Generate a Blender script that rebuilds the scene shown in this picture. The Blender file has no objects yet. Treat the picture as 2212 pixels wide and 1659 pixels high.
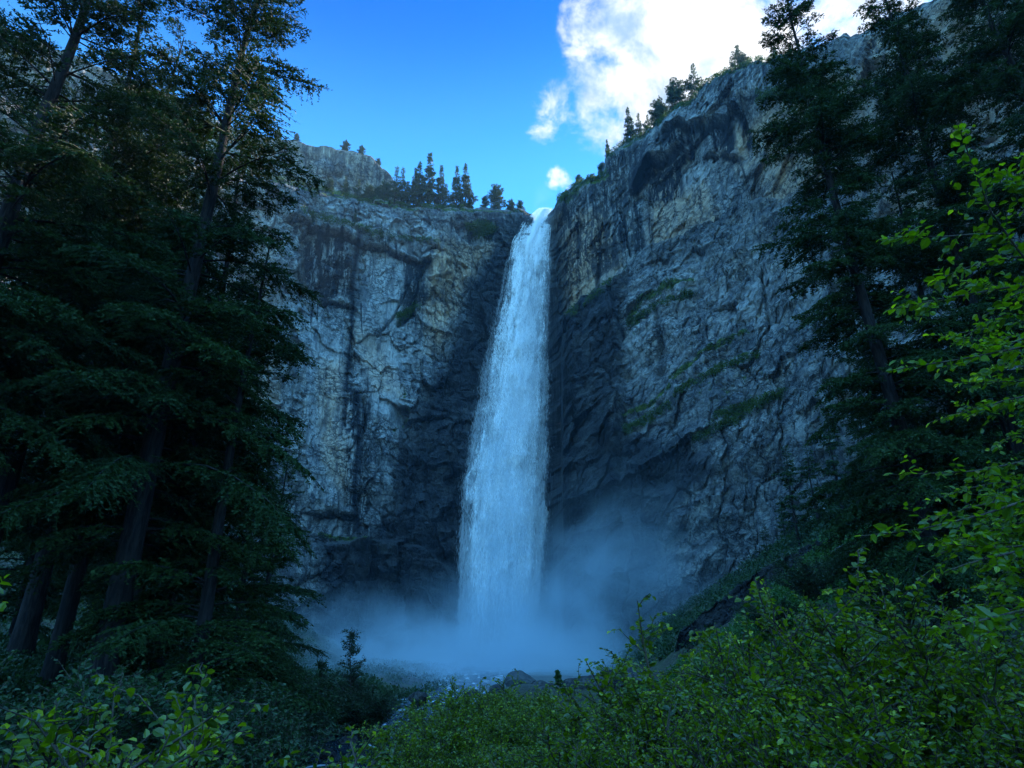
import bpy, math
import numpy as np
from math import radians as R_, sin, cos, tan, pi
C = bpy.context.scene
COL = C.collection
# ------------------------------------------------------------------ camera
PITCH = R_(22.5); F = 1475.0; CX, CY = 1106.0, 829.5       # focal length and centre in units of a 2212 px wide frame
cd = bpy.data.cameras.new('camera'); cam = bpy.data.objects.new('camera', cd); COL.objects.link(cam)
cam.location = (0, 0, 0); cam.rotation_euler = (pi/2 + PITCH, 0, 0)
cd.sensor_width = 36; cd.lens = 36*F/2212; cd.clip_start = .05; cd.clip_end = 5000
C.camera = cam
# ------------------------------------------------------------------ light and exposure
SUN_AZ, SUN_EL = R_(40), R_(43)
SKY_STRENGTH, SUN_STRENGTH, EXPOSURE = .12, 4.5, 1.2
C.view_settings.view_transform = 'Standard'; C.view_settings.look = 'None'
C.view_settings.gamma = 1; C.view_settings.exposure = EXPOSURE
C.cycles.max_bounces = 7; C.cycles.diffuse_bounces = 5; C.cycles.glossy_bounces = 2
C.cycles.transmission_bounces = 3; C.cycles.volume_bounces = 2; C.cycles.transparent_max_bounces = 24
C.cycles.volume_step_rate = .6; C.cycles.volume_max_steps = 128
C.cycles.use_fast_gi = False

def pxdir(px, py):
    a = (np.asarray(px, float)-CX)/F; u = (CY-np.asarray(py, float))/F
    return a, cos(PITCH)-u*sin(PITCH), sin(PITCH)+u*cos(PITCH)
def at(px, py, Y):
    x, y, z = pxdir(px, py); k = Y/y
    return np.array([x*k, y*k, z*k])
def azel(px, py):
    x, y, z = pxdir(px, py)
    return np.arctan2(x, y), z/np.hypot(x, y)
def project(x, y, z):
    f = y*cos(PITCH)+z*sin(PITCH); u = -y*sin(PITCH)+z*cos(PITCH)
    f = np.maximum(f, 1e-3)
    return CX+F*x/f, CY-F*u/f

# node helpers
class NT:
    def __init__(s, tree): s.t = tree
    def n(s, kind, **kw):
        nd = s.t.nodes.new(kind)
        for k, v in kw.items():
            if k.startswith('i_'):
                k = k[2:]; k = int(k) if k.isdigit() else k.replace('_', ' ')
                s.set(nd, k, v)
            else: setattr(nd, k, v)
        return nd
    def set(s, nd, key, v):
        inp = nd.inputs[key]
        if isinstance(v, bpy.types.NodeSocket): s.t.links.new(v, inp)
        elif isinstance(v, bpy.types.Node): s.t.links.new(v.outputs[0], inp)
        else:
            if hasattr(inp.default_value, '__len__') and len(inp.default_value) == 4 and len(v) == 3: v = (*v, 1)
            inp.default_value = v
    def math(s, op, a, b=0., clamp=False):
        nd = s.t.nodes.new('ShaderNodeMath'); nd.operation = op; nd.use_clamp = clamp
        s.set(nd, 0, a); s.set(nd, 1, b); return nd.outputs[0]
    def vmath(s, op, a, b=None):
        nd = s.t.nodes.new('ShaderNodeVectorMath'); nd.operation = op
        s.set(nd, 0, a)
        if b is not None: s.set(nd, 1, b)
        return nd
    def mix(s, f, a, b, mode='MIX'):
        nd = s.t.nodes.new('ShaderNodeMix'); nd.data_type = 'RGBA'; nd.blend_type = mode
        s.set(nd, 0, f); s.set(nd, 6, a); s.set(nd, 7, b); return nd.outputs[2]
    def step(s, v, lo, hi, a=0., b=1.):
        nd = s.t.nodes.new('ShaderNodeMapRange'); nd.interpolation_type = 'SMOOTHSTEP'
        s.set(nd, 0, v)
        for i, q in enumerate((lo, hi, a, b)): s.set(nd, i+1, q)
        return nd.outputs[0]
    def noise(s, vec, scale, detail=6, rough=.55, dist=0.):
        nd = s.t.nodes.new('ShaderNodeTexNoise')
        if vec is not None: s.set(nd, 'Vector', vec)
        s.set(nd, 'Scale', scale); s.set(nd, 'Detail', float(detail)); s.set(nd, 'Roughness', rough); s.set(nd, 'Distortion', dist)
        return nd.outputs[0]
    def scaled(s, vec, sc):
        return s.vmath('MULTIPLY', vec, sc).outputs[0]
    def attr(s, name):
        nd = s.t.nodes.new('ShaderNodeAttribute'); nd.attribute_name = name; return nd.outputs['Fac']

# ------------------------------------------------------------------ sky
W = bpy.data.worlds.new('World'); C.world = W; W.use_nodes = True
T = NT(W.node_tree); W.node_tree.nodes.clear()
sky = T.n('ShaderNodeTexSky', sky_type='NISHITA', sun_disc=False, sun_elevation=SUN_EL, sun_rotation=SUN_AZ,
          altitude=1500, air_density=1.0, dust_density=.25, ozone_density=3.5)
tc = T.n('ShaderNodeTexCoord').outputs['Generated']
szn = T.n('ShaderNodeSeparateXYZ', i_Vector=tc)
hs = T.mix(1., T.n('ShaderNodeHueSaturation', i_Saturation=1.2, i_Color=sky.outputs[0], i_Value=1.0).outputs[0], T.mix(T.step(szn.outputs['Z'], .60, .80), (.78, 1.55, 1.66), (.0, .60, 1.10)), 'MULTIPLY')
clouds = [  # px, py, radius in px, weight
    (1480, 70, 240, 1.0), (1400, 150, 190, .95), (1330, 60, 140, .85), (1560, 190, 190, .95), (1660, 130, 110, .8), (1880, 20, 190, .9),
    (1460, 250, 150, .8), (1290, 200, 100, .62), (1215, 225, 90, .58), (1185, 270, 60, .55), (1270, 10, 70, .5), (1330, 270, 90, .62), (1212, 388, 34, .75),
    (1500, -180, 240, .9), (1850, -300, 300, .8), (1235, 90, 50, .42), (1340, 330, 60, .35)]
w1 = T.noise(tc, 7, 8, .6)
wn = T.n('ShaderNodeTexNoise', i_Vector=tc, i_Scale=11.0, i_Detail=8.0, i_Roughness=.62)
warp = T.vmath('MULTIPLY', T.vmath('SUBTRACT', wn.outputs['Color'], (.5, .5, .5)).outputs[0], (.085, .085, .085)).outputs[0]
wd = T.vmath('ADD', tc, warp).outputs[0]
acc = 0.
for px, py, r, w in clouds:
    d = np.array([float(q) for q in pxdir(px, py)]); n0 = np.linalg.norm(d); d /= n0
    dist = T.vmath('DISTANCE', wd, tuple(d)).outputs['Value']
    v = T.step(dist, 0., r/F/n0*1.25, w, 0.)
    acc = T.math('MAXIMUM', acc, v) if not isinstance(acc, float) else v
fine = T.noise(tc, 14, 12, .62, .3)
hole = T.noise(tc, 5.5, 4, .5)
dens = T.math('ADD', acc, T.math('MULTIPLY', T.math('SUBTRACT', fine, .5), 1.9))
dens = T.math('ADD', dens, T.math('MULTIPLY', T.math('SUBTRACT', hole, .5), 1.0))
cm = T.math('MULTIPLY', T.step(dens, .20, .80), T.step(acc, .0, .2))
# unseen bright cloud added behind the camera as fill for walls and fall
sp = T.n('ShaderNodeSeparateXYZ', i_Vector=tc)
back = T.math('MULTIPLY', T.step(T.math('MULTIPLY', sp.outputs['Y'], -1.), -.1, .35), T.step(T.noise(tc, 2.2, 8, .6), .36, .5))
back = T.math('MULTIPLY', back, T.step(sp.outputs['Z'], .2, .5))
shade = T.noise(tc, 9, 8, .6, .4)
ccol = T.mix(T.step(shade, .38, .6), (1.7, 2.5, 3.7), (4.8, 4.9, 5.0))
skyc = T.mix(back, T.mix(cm, hs, ccol), (2.3, 8.2, 16.6))
bg = T.n('ShaderNodeBackground', i_Color=skyc, i_Strength=SKY_STRENGTH)
T.n('ShaderNodeOutputWorld', i_Surface=bg)
sl = bpy.data.lights.new('sun', 'SUN'); sl.energy = SUN_STRENGTH; sl.angle = R_(.5); sl.color = (1, .93, .82)
so = bpy.data.objects.new('sun', sl); COL.objects.link(so); so.rotation_euler = (pi/2-SUN_EL, 0, -SUN_AZ+pi)
# light travels from the sun: lamp -Z must point away from (sin az cos el, cos az cos el, sin el)
from mathutils import Vector
so.rotation_euler = Vector((-sin(SUN_AZ)*cos(SUN_EL), -cos(SUN_AZ)*cos(SUN_EL), -sin(SUN_EL))).to_track_quat('-Z', 'Y').to_euler()

# ------------------------------------------------------------------ mesh helpers
def mesh_np(name, V, faces, mat, attrs=None, smooth=False, parent=None, loc=None):
    """faces: list of (M,k) int arrays"""
    V = np.asarray(V, np.float32).reshape(-1, 3)
    faces = [np.asarray(f, np.int32) for f in faces if len(f)]
    me = bpy.data.meshes.new(name)
    me.vertices.add(len(V)); me.vertices.foreach_set('co', V.ravel())
    tot = np.concatenate([np.full(len(f), f.shape[1], np.int32) for f in faces])
    li = np.concatenate([f.ravel() for f in faces])
    me.loops.add(len(li)); me.loops.foreach_set('vertex_index', li)
    me.polygons.add(len(tot)); st = np.zeros(len(tot), np.int32); st[1:] = np.cumsum(tot)[:-1]
    me.polygons.foreach_set('loop_start', st)
    if smooth: me.polygons.foreach_set('use_smooth', np.ones(len(tot), bool))
    for k, a in (attrs or {}).items():
        at_ = me.attributes.new(k, 'FLOAT', 'POINT'); at_.data.foreach_set('value', np.asarray(a, np.float32).ravel())
    me.update(calc_edges=True)
    if not smooth: me.shade_flat()
    me.materials.append(mat)
    o = bpy.data.objects.new(name, me); COL.objects.link(o)
    if parent is not None: o.parent = parent
    if loc is not None: o.location = loc
    return o
class MB:
    def __init__(s): s.V = []; s.F = {}; s.A = []; s.n = 0
    def add(s, V, F_, a=0.):
        V = np.asarray(V, float).reshape(-1, 3)
        for f in (F_ if isinstance(F_, list) else [F_]):
            f = np.asarray(f); s.F.setdefault(f.shape[1], []).append(f+s.n)
        s.V.append(V); s.A.append(np.broadcast_to(np.asarray(a, float), (len(V),))); s.n += len(V)
    def build(s, name, mat, parent=None, smooth=False, attr='rnd'):
        return mesh_np(name, np.concatenate(s.V), [np.concatenate(v) for v in s.F.values()], mat, {attr: np.concatenate(s.A)}, smooth, parent)
def norm(v): return v/np.maximum(np.linalg.norm(v, axis=-1, keepdims=True), 1e-9)
def tubes(P, r, m=5):
    """P (n,k,3) curves, r (n,k) radii"""
    P = np.asarray(P, float); n, k, _ = P.shape
    d = norm(np.gradient(P, axis=1)); ref = np.where(np.abs(d[..., 2:3]) > .9, np.array([1., 0, 0]), np.array([0, 0, 1.]))
    a = norm(np.cross(d, ref)); b = np.cross(d, a)
    th = np.arange(m)*2*pi/m
    V = P[:, :, None]+r[:, :, None, None]*(a[:, :, None]*np.cos(th)[:, None]+b[:, :, None]*np.sin(th)[:, None])
    idx = np.arange(n*k*m).reshape(n, k, m)
    q = np.stack([idx[:, :-1], np.roll(idx, -1, 2)[:, :-1], np.roll(idx, -1, 2)[:, 1:], idx[:, 1:]], -1).reshape(-1, 4)
    return V.reshape(-1, 3), q
def diamonds(P, D, L, w, rng):
    """one narrow diamond per point"""
    D = norm(D); s = norm(np.cross(D, norm(rng.normal(size=D.shape)))); L = L[:, None]
    V = np.stack([P, P+D*L*.45+s*L*w, P+D*L, P+D*L*.45-s*L*w], 1)
    return V.reshape(-1, 3), np.arange(len(P)*4).reshape(-1, 4)
def leaf_mesh(P, D, N, L, wr=.34):
    """ovate leaf folded along its midrib: 2 quads"""
    D = norm(D); S = norm(np.cross(D, N)); N = np.cross(S, D); L = L[:, None]
    V = np.stack([P, P+D*L*.3+S*L*wr+N*L*.10, P+D*L*.72+S*L*wr*.8+N*L*.08, P+D*L-N*L*.08,
                  P+D*L*.72-S*L*wr*.8+N*L*.08, P+D*L*.3-S*L*wr+N*L*.10], 1)
    b = np.arange(len(P))[:, None]*6
    return V.reshape(-1, 3), np.concatenate([b+[0, 1, 2, 3], b+[0, 3, 4, 5]])

# numpy noise
def _h(ix, iy, iz, seed):
    n = (ix*374761393+iy*668265263+iz*2147483647+seed*1274126177) & 0xffffffff
    n = ((n ^ (n >> 13))*1274126177) & 0xffffffff
    n = ((n ^ (n >> 15))*2246822519) & 0xffffffff
    return ((n ^ (n >> 16)) & 0xffffff)/float(0xffffff)
def vnoise(x, y, seed=0, z=None):
    x = np.asarray(x, float); y = np.asarray(y, float)
    xi = np.floor(x).astype(np.int64); yi = np.floor(y).astype(np.int64); fx = x-xi; fy = y-yi
    fx = fx*fx*fx*(fx*(fx*6-15)+10); fy = fy*fy*fy*(fy*(fy*6-15)+10)
    a = _h(xi, yi, 0, seed); b = _h(xi+1, yi, 0, seed); c = _h(xi, yi+1, 0, seed); d = _h(xi+1, yi+1, 0, seed)
    return (a+(b-a)*fx)*(1-fy)+(c+(d-c)*fx)*fy
def fbm(x, y, oct=5, seed=0, gain=.5):
    s = 0; a = 1; t = 0
    for o in range(oct):
        ca, sa = math.cos(o*1.1), math.sin(o*1.1)
        s = s+a*(vnoise(x*ca-y*sa+o*17.3, x*sa+y*ca+o*5.1, seed+o)-.5)*2; t += a; a *= gain; x = x*2.03; y = y*2.03
    return s/t
def ridged(x, y, oct=4, seed=0):
    s = 0; a = 1; t = 0
    for o in range(oct):
        s = s+a*(1-np.abs(vnoise(x+o*7.7, y+o*3.1, seed+o)*2-1)); t += a; a *= .5; x = x*2.1; y = y*2.1
    return s/t
def cells(x, y, seed=0):
    """voronoi: value of nearest cell, border distance; cells.tilt holds a random plane per cell"""
    xi = np.floor(x).astype(np.int64); yi = np.floor(y).astype(np.int64)
    d1 = np.full(x.shape, 9.); d2 = np.full(x.shape, 9.); v = np.zeros(x.shape); tl = np.zeros(x.shape)
    for i in (-1, 0, 1):
        for j in (-1, 0, 1):
            cx = xi+i; cy = yi+j
            dx = cx+.1+.8*_h(cx, cy, 1, seed)-x; dy = cy+.1+.8*_h(cx, cy, 2, seed)-y; d = np.hypot(dx, dy)
            m = d < d1; d2 = np.where(m, d1, np.minimum(d2, d)); v = np.where(m, _h(cx, cy, 3, seed), v); tl = np.where(m, -dx*(_h(cx, cy, 4, seed)-.5)*2-dy*(_h(cx, cy, 5, seed)-.5)*2, tl); d1 = np.where(m, d, d1)
    cells.tilt = tl; return v, d2-d1
def sm(x, a=0., b=1.):
    t = np.clip((x-a)/(b-a), 0, 1); return t*t*(3-2*t)
def polydist(px, py, pts):
    best = np.full(px.shape, 1e9)
    for (x0, y0), (x1, y1) in zip(pts[:-1], pts[1:]):
        dx, dy = x1-x0, y1-y0; t = np.clip(((px-x0)*dx+(py-y0)*dy)/(dx*dx+dy*dy+1e-9), 0, 1)
        best = np.minimum(best, np.hypot(px-x0-t*dx, py-y0-t*dy))
    return best
def inpoly(px, py, pts):
    c = np.zeros(px.shape, bool)
    for (x0, y0), (x1, y1) in zip(pts, pts[1:]+pts[:1]):
        if y0 == y1: continue
        m = ((y0 > py) != (y1 > py)) & (px < (x1-x0)*(py-y0)/(y1-y0)+x0); c ^= m
    return c
def softpoly(px, py, pts, w):
    d = polydist(px, py, pts+pts[:1]); return sm(np.where(inpoly(px, py, pts), d, -d), -w, w)

# ------------------------------------------------------------------ object helpers
def tag(o, label, cat, group=None, kind=None):
    o['label'] = label
    if cat: o['category'] = cat
    if group: o['group'] = group
    if kind: o['kind'] = kind
    return o
def thing(name, label, cat, loc, group=None, rz=0., sc=1., tilt=(0, 0)):
    o = bpy.data.objects.new(name, None); COL.objects.link(o); o.empty_display_size = .2
    o.location = loc; o.rotation_euler = (tilt[0], tilt[1], rz); o.scale = (sc,)*3 if np.isscalar(sc) else sc
    return tag(o, label, cat, group)
def dup(root, label, cat, loc, group=None, rz=0., sc=1., tilt=(0, 0), name=None):
    r = root.copy(); COL.objects.link(r)
    if name: r.name = name
    r.location = loc; r.rotation_euler = (tilt[0], tilt[1], rz); r.scale = (sc,)*3 if np.isscalar(sc) else sc
    for k in ('label', 'category', 'group'):
        if k in r: del r[k]
    tag(r, label, cat, group)
    for ch in list(root.children):
        c = ch.copy(); COL.objects.link(c); c.parent = r
    return r

# ------------------------------------------------------------------ materials
def material(name):
    m = bpy.data.materials.new(name); m.use_nodes = True; m.node_tree.nodes.clear(); return m, NT(m.node_tree)
def finish(T, surf=None, vol=None):
    o = T.n('ShaderNodeOutputMaterial')
    if surf is not None: T.set(o, 'Surface', surf)
    if vol is not None: T.set(o, 'Volume', vol)
def principled(T, col, rough=.8, normal=None, spec=.3, **kw):
    p = T.n('ShaderNodeBsdfPrincipled', i_Base_Color=col, i_Roughness=rough)
    T.set(p, 'Specular IOR Level', spec)
    if normal is not None: T.set(p, 'Normal', normal)
    for k, v in kw.items(): T.set(p, k, v)
    return p
def bump(T, h, dist, strength=1.):
    b = T.n('ShaderNodeBump', i_Height=h, i_Distance=dist, i_Strength=strength); return b.outputs[0]

def rock_material(name, attrs=True, tone=1., scale=1.):
    m, T = material(name)
    co = T.n('ShaderNodeTexCoord').outputs['Object']
    if scale != 1.: co = T.scaled(co, (scale,)*3)
    big = T.noise(co, .035, 5, .55, .4); rt = T.n('ShaderNodeVectorRotate', rotation_type='Y_AXIS', i_Vector=co, i_Angle=R_(24)).outputs[0]   # bedding climbs to the right on the right wall
    if attrs:
        vv = T.mix(T.attr('east'), T.scaled(co, (1, 1, .42)), T.scaled(rt, (.5, .5, 1.15)))
    else: vv = co
    mid = T.noise(vv, .16, 8, .6, .4); fine = T.noise(vv, .85, 7, .7, .4); xf = T.noise(co, 2.2, 4, .7)
    col = T.mix(T.step(mid, .38, .62), tuple(tone*q for q in (.17, .17, .172)), tuple(tone*q for q in (.37, .36, .33)))
    col = T.mix(T.step(fine, .38, .56), T.mix(1., col, (.50, .52, .55), 'MULTIPLY'), col)
    col = T.mix(T.step(xf, .38, .56), T.mix(1., col, (.68, .69, .72), 'MULTIPLY'), col)
    vst = T.noise(T.scaled(co, (.30, .30, .022)), 1.0, 8, .62, .5)             # run-off stains, long in z
    vfi = T.noise(T.scaled(co, (1.1, 1.1, .05)), 1.0, 6, .6)
    if attrs:
        A = {k: T.attr(k) for k in ('wet', 'tan', 'moss', 'streak', 'pale', 'dark', 'grey')}
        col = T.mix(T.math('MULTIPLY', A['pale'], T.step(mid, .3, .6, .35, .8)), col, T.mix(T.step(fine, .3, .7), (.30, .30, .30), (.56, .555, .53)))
        tn = T.math('MULTIPLY', A['tan'], T.step(T.math('ADD', T.math('MULTIPLY', big, .5), T.math('MULTIPLY', mid, .5)), .34, .50))
        col = T.mix(T.math('MULTIPLY', tn, .85), col, T.mix(T.step(fine, .3, .7), (.38, .23, .13), (.68, .50, .33)))
        col = T.mix(T.math('MULTIPLY', A['grey'], T.step(mid, .3, .6, 1., .35)), col, T.mix(T.step(fine, .35, .65), (.05, .055, .065), (.17, .18, .19)))
        gs = T.math('MULTIPLY', T.step(vst, .50, .60), .6)
        col = T.mix(gs, col, (.075, .08, .095))
        sk = T.math('MULTIPLY', A['streak'], T.step(T.math('ADD', T.math('MULTIPLY', vst, .5), T.math('MULTIPLY', vfi, .5)), .43, .51))
        col = T.mix(sk, col, (.022, .024, .03))
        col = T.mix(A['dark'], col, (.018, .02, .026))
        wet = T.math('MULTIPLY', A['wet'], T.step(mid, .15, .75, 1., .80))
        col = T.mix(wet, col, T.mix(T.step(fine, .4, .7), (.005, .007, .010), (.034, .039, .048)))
        ms = T.step(T.math('ADD', A['moss'], T.math('MULTIPLY', T.math('SUBTRACT', T.noise(co, .35, 8, .72), .5), 2.4)), .58, .78)
        col = T.mix(ms, col, T.mix(T.step(fine, .35, .65), (.02, .05, .008), (.11, .15, .03)))
        rough = T.math('SUBTRACT', .9, T.math('MULTIPLY', A['wet'], .2))
    else:
        rough = .75
    wv = T.vmath('MULTIPLY', T.n('ShaderNodeTexNoise', i_Vector=co, i_Scale=.25, i_Detail=7.).outputs['Color'], (2.2, 2.2, 2.2)).outputs[0]
    def vcr(sc, w):
        vor = T.n('ShaderNodeTexVoronoi', feature='DISTANCE_TO_EDGE'); T.set(vor, 'Vector', T.vmath('ADD', T.scaled(co, sc), wv).outputs[0]); T.set(vor, 'Scale', 1.); return T.step(vor.outputs['Distance'], 0., w)
    c1 = T.math('MAXIMUM', vcr((.11, .11, .05), .045), T.math('SUBTRACT', 1., T.step(T.noise(co, .05, 3), .42, .55)))
    c2 = T.math('MAXIMUM', vcr((.22, .22, .42), .10), T.step(T.noise(co, .07, 3), .42, .58))
    cm_ = T.math('MULTIPLY', c1, c2)
    col = T.mix(T.math('MULTIPLY', T.math('SUBTRACT', 1., cm_), .8), col, (.02, .022, .027))
    h = T.math('ADD', T.math('ADD', T.math('MULTIPLY', mid, 1.6), T.math('MULTIPLY', fine, .9)), T.math('MULTIPLY', cm_, .35))
    h = T.math('ADD', h, T.math('MULTIPLY', vfi, .6))
    h = T.math('ADD', h, T.math('MULTIPLY', xf, .45))
    finish(T, principled(T, col, rough, bump(T, h, 1.6/scale), .18)); return m
def leaf_material(name, dark, light, trans, tcol, rough=.45, spec=.4, young=None):
    m, T = material(name); r = T.attr('rnd')
    col = T.mix(r, dark, light)
    if young: col = T.mix(T.step(r, .8, 1.), col, young)
    p = principled(T, col, rough, None, spec)
    tr = T.n('ShaderNodeBsdfTranslucent', i_Color=T.mix(1., col, tcol, 'MULTIPLY'))
    ms = T.n('ShaderNodeMixShader', i_Fac=trans); T.set(ms, 1, p); T.set(ms, 2, tr); finish(T, ms); return m
def bark_material(name, c0, c1):
    m, T = material(name); co = T.n('ShaderNodeTexCoord').outputs['Object']
    v = T.noise(T.scaled(co, (9, 9, 1.4)), 1., 8, .65, .4)
    finish(T, principled(T, T.mix(T.step(v, .35, .65), c0, c1), .9, bump(T, v, .06), .2)); return m

M_CLIFF = rock_material('cliff_rock'); M_BOULDER = rock_material('boulder_rock', False, .3, 4.)
M_OUT = rock_material('outcrop_rock', False, .2, 1.)
M_NEEDLE = leaf_material('conifer_needles', (.009, .025, .007), (.034, .062, .013), .2, (1.3, 1.5, .6), .6, .15)
M_NEEDLE2 = leaf_material('far_conifer_needles', (.012, .03, .016), (.07, .09, .03), .3, (1.6, 1.5, .6), .6, .2)
M_LEAF = leaf_material('alder_leaves', (.016, .042, .002), (.15, .21, .004), .5, (2.3, 2.1, .3), .28, .7, (.30, .34, .03))
M_LEAF_NEAR = leaf_material('near_broad_leaves', (.03, .075, .002), (.13, .20, .004), .55, (2.3, 2.1, .3), .3, .6, (.32, .38, .03))
M_LEAF_DARK = leaf_material('understory_leaves', (.008, .026, .008), (.032, .07, .018), .3, (1.4, 1.6, .7), .5, .4)
M_SLOPE = leaf_material('slope_leaves', (.02, .06, .012), (.06, .13, .025), .35, (1.5, 1.7, .6), .5, .3)
M_HEATH = leaf_material('ledge_shrub_leaves', (.015, .04, .01), (.075, .11, .02), .35, (1.8, 1.7, .5), .6, .2)
M_BARK = bark_material('conifer_bark', (.005, .004, .005), (.028, .021, .02))
M_STEM = bark_material('shrub_bark', (.02, .016, .012), (.10, .075, .055))

# ------------------------------------------------------------------ terrain
def stream_x(y): return np.interp(y, [-40, 0, 12, 28, 37, 60, 85, 110, 160, 230, 300], [-8, -7, -6.8, -7.8, -9, -10, -9.8, -10.5, -9, -6, -4])
def stream_z(y): return np.interp(y, [-40, 0, 28, 70, 110, 150, 230, 300], [-4.6, -4.2, -3.9, -3.9, -3.8, -3.2, -1.0, 1.0])
def ground_z(x, y, rough=True):
    x = np.asarray(x, float); y = np.asarray(y, float)
    dx = x-stream_x(y); hw = np.interp(y, [0, 28, 60, 110, 230], [2.2, 2.6, 4.3, 5.5, 9]); a = np.abs(dx)-hw
    base = stream_z(y)-.35
    near = np.clip(1-(y-40)/50, 0, 1)
    left = np.clip(a, 0, 7)*(.55*near+.28*(1-near))+np.clip(a-7, 0, 400)*.16*near+np.clip(a-34, 0, 400)*.5*(1-near)
    right = sm(a, 0, 6)*np.interp(y, [0, 28, 70, 150], [2.7, 2.6, 1.3, .6])+np.clip(x-3, 0, 20)*.10*near
    xt = np.interp(y, [0, 30, 60, 100, 200, 260], [14, 17, 17, 17.5, 29, 30])
    right = right+np.clip(x-xt, 0, 200)*np.interp(y, [0, 20, 50, 80], [.2, .3, .6, .72])
    z = base+np.where(dx < 0, left, right)
    if rough:
        z = z+fbm(x/9, y/9, 4, 5)*np.clip(.25+a*np.interp(y, [40, 90], [.06, .035]), .1, 2.2)+fbm(x/1.7, y/1.7, 3, 9)*.18
    return z
def warp_axis(lo, hi, n, near):
    t = np.linspace(-1, 1, n); s = np.sinh(t*near)/np.sinh(near)
    return np.where(s < 0, -s*lo, s*hi)
gx = warp_axis(-700, 700, 460, 3.6); gy = warp_axis(-700, 700, 520, 3.4)
GX, GY = np.meshgrid(gx, gy)
GZ = ground_z(GX, np.clip(GY, -60, 330)); GZ = np.where(np.hypot(GX, GY) > 330, np.minimum(GZ, 30), GZ)
def grid_faces(nr, nc):
    i = np.arange(nr*nc).reshape(nr, nc)
    return np.stack([i[:-1, :-1], i[:-1, 1:], i[1:, 1:], i[1:, :-1]], -1).reshape(-1, 4)
m, T = material('forest_floor'); co = T.n('ShaderNodeTexCoord').outputs['Object']
n1 = T.noise(co, .25, 8, .65); n2 = T.noise(co, 3., 8, .7)
col = T.mix(T.step(n1, .4, .6), (.03, .026, .02), (.05, .065, .02)); col = T.mix(T.step(n2, .45, .65), col, (.11, .10, .085))
finish(T, principled(T, col, .95, bump(T, n2, .2), .2))
g = mesh_np('ground', np.stack([GX, GY, GZ], -1), [grid_faces(*GX.shape)], m, smooth=True); tag(g, 'forest floor and stream banks under the shrubs and trees', None, kind='structure')

# stream surface
ys = np.concatenate([np.linspace(-30, 60, 220), np.linspace(60.6, 245, 260)]); us = np.linspace(-1, 1, 70)
YS, US = np.meshgrid(ys, us, indexing='ij'); HW = np.interp(YS, [0, 28, 60, 110, 230], [2.8, 3.2, 5., 6.5, 10])
XS = stream_x(YS)+US*HW
ZS = stream_z(YS)+fbm(XS/1.1, YS/1.6, 4, 31)*.13+ridged(XS/2.5, YS/3.5, 3, 37)*np.interp(YS, [28, 70, 110, 240], [.06, .08, .12, .6])
m, T = material('stream_water'); co = T.n('ShaderNodeTexCoord').outputs['Object']
n1 = T.noise(T.scaled(co, (.8, .3, 1)), .7, 5, .5, .9); n2 = T.noise(co, 3.5, 6, .6)
sep = T.n('ShaderNodeSeparateXYZ', i_Vector=co)
foam = T.step(T.math('ADD', n1, T.step(sep.outputs['Y'], 40., 110., -.06, .0)),   .55, .66)
wat = principled(T, (.010, .022, .035), .22, bump(T, n1, .12), .4)
fo = principled(T, (.42, .47, .52), .7, None, .2)
ms = T.n('ShaderNodeMixShader', i_Fac=foam); T.set(ms, 1, wat); T.set(ms, 2, fo); finish(T, ms)
s_ = mesh_np('stream_water', np.stack([XS, YS, ZS], -1), [grid_faces(*XS.shape)], m, smooth=True)
tag(s_, 'rushing stream running from the foot of the fall', None, kind='structure')

# ------------------------------------------------------------------ cliffs
def curve(pts, x, smooth=True):
    p = np.array(pts, float); return np.interp(x, p[:, 0], p[:, 1])
RB = [(-60, 215), (-45, 225), (-30, 246), (-20, 262), (-10, 276), (-5, 284), (-1, 292), (3, 292), (6, 286), (9, 270), (13, 256), (20, 232), (28, 200), (36, 172), (48, 140), (62, 118), (80, 100)]
def rbase(az_deg):
    p = np.array(RB, float); a = np.linspace(-60, 80, 561); v = np.interp(a, p[:, 0], p[:, 1])
    k = np.ones(13)/13; v = np.convolve(np.pad(v, 6, 'edge'), k, 'valid'); return np.interp(az_deg, a, v)
SKY_L = [(-900, -250), (-300, 60), (0, 190), (300, 300), (590, 372), (640, 384), (700, 398), (760, 412), (820, 424), (870, 434), (960, 438), (1010, 436), (1050, 434), (1090, 438), (1130, 444), (1150, 455), (1158, 462), (1190, 455), (1196, 445)]
SKY_R = [(1196, 444), (1203, 424), (1215, 402), (1250, 386), (1285, 380), (1300, 372), (1308, 330), (1340, 304), (1380, 288), (1430, 256), (1480, 220), (1520, 170), (1560, 148), (1600, 128), (1650, 119), (1700, 98), (1760, 82), (1900, 28), (1950, 2), (2080, -90), (2250, -260), (2600, -700)]
SKY_RIDGE = [(-900, -500), (-300, -120), (0, 40), (200, 120), (400, 205), (500, 262), (590, 284), (640, 294), (700, 304), (760, 315), (800, 326), (830, 352), (850, 372), (862, 400), (880, 440)]
def skyline(pts):
    p = np.array(pts, float); q = np.linspace(0, len(p)-1, 900); X = np.interp(q, range(len(p)), p[:, 0]); Y = np.interp(q, range(len(p)), p[:, 1])
    a, t = azel(X, Y); o = np.argsort(a); return np.degrees(a[o]), t[o]
def hledge(px, py, line, A, decay, above=True, end=14):
    """A step along a mostly level line: rock above (or below) it stands out by A metres."""
    p = np.array(line, float); ly = np.interp(px, p[:, 0], p[:, 1])+fbm(px/14., py*0, 3, 77)*3
    fade = sm(px, p[0, 0]-end, p[0, 0]+end)*sm(-px, -p[-1, 0]-end, -p[-1, 0]+end)
    d = (ly-py) if above else (py-ly)
    return -A*fade*sm(d, -1.2, 1.2)*np.exp(-np.maximum(d, 0)/decay)
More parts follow.
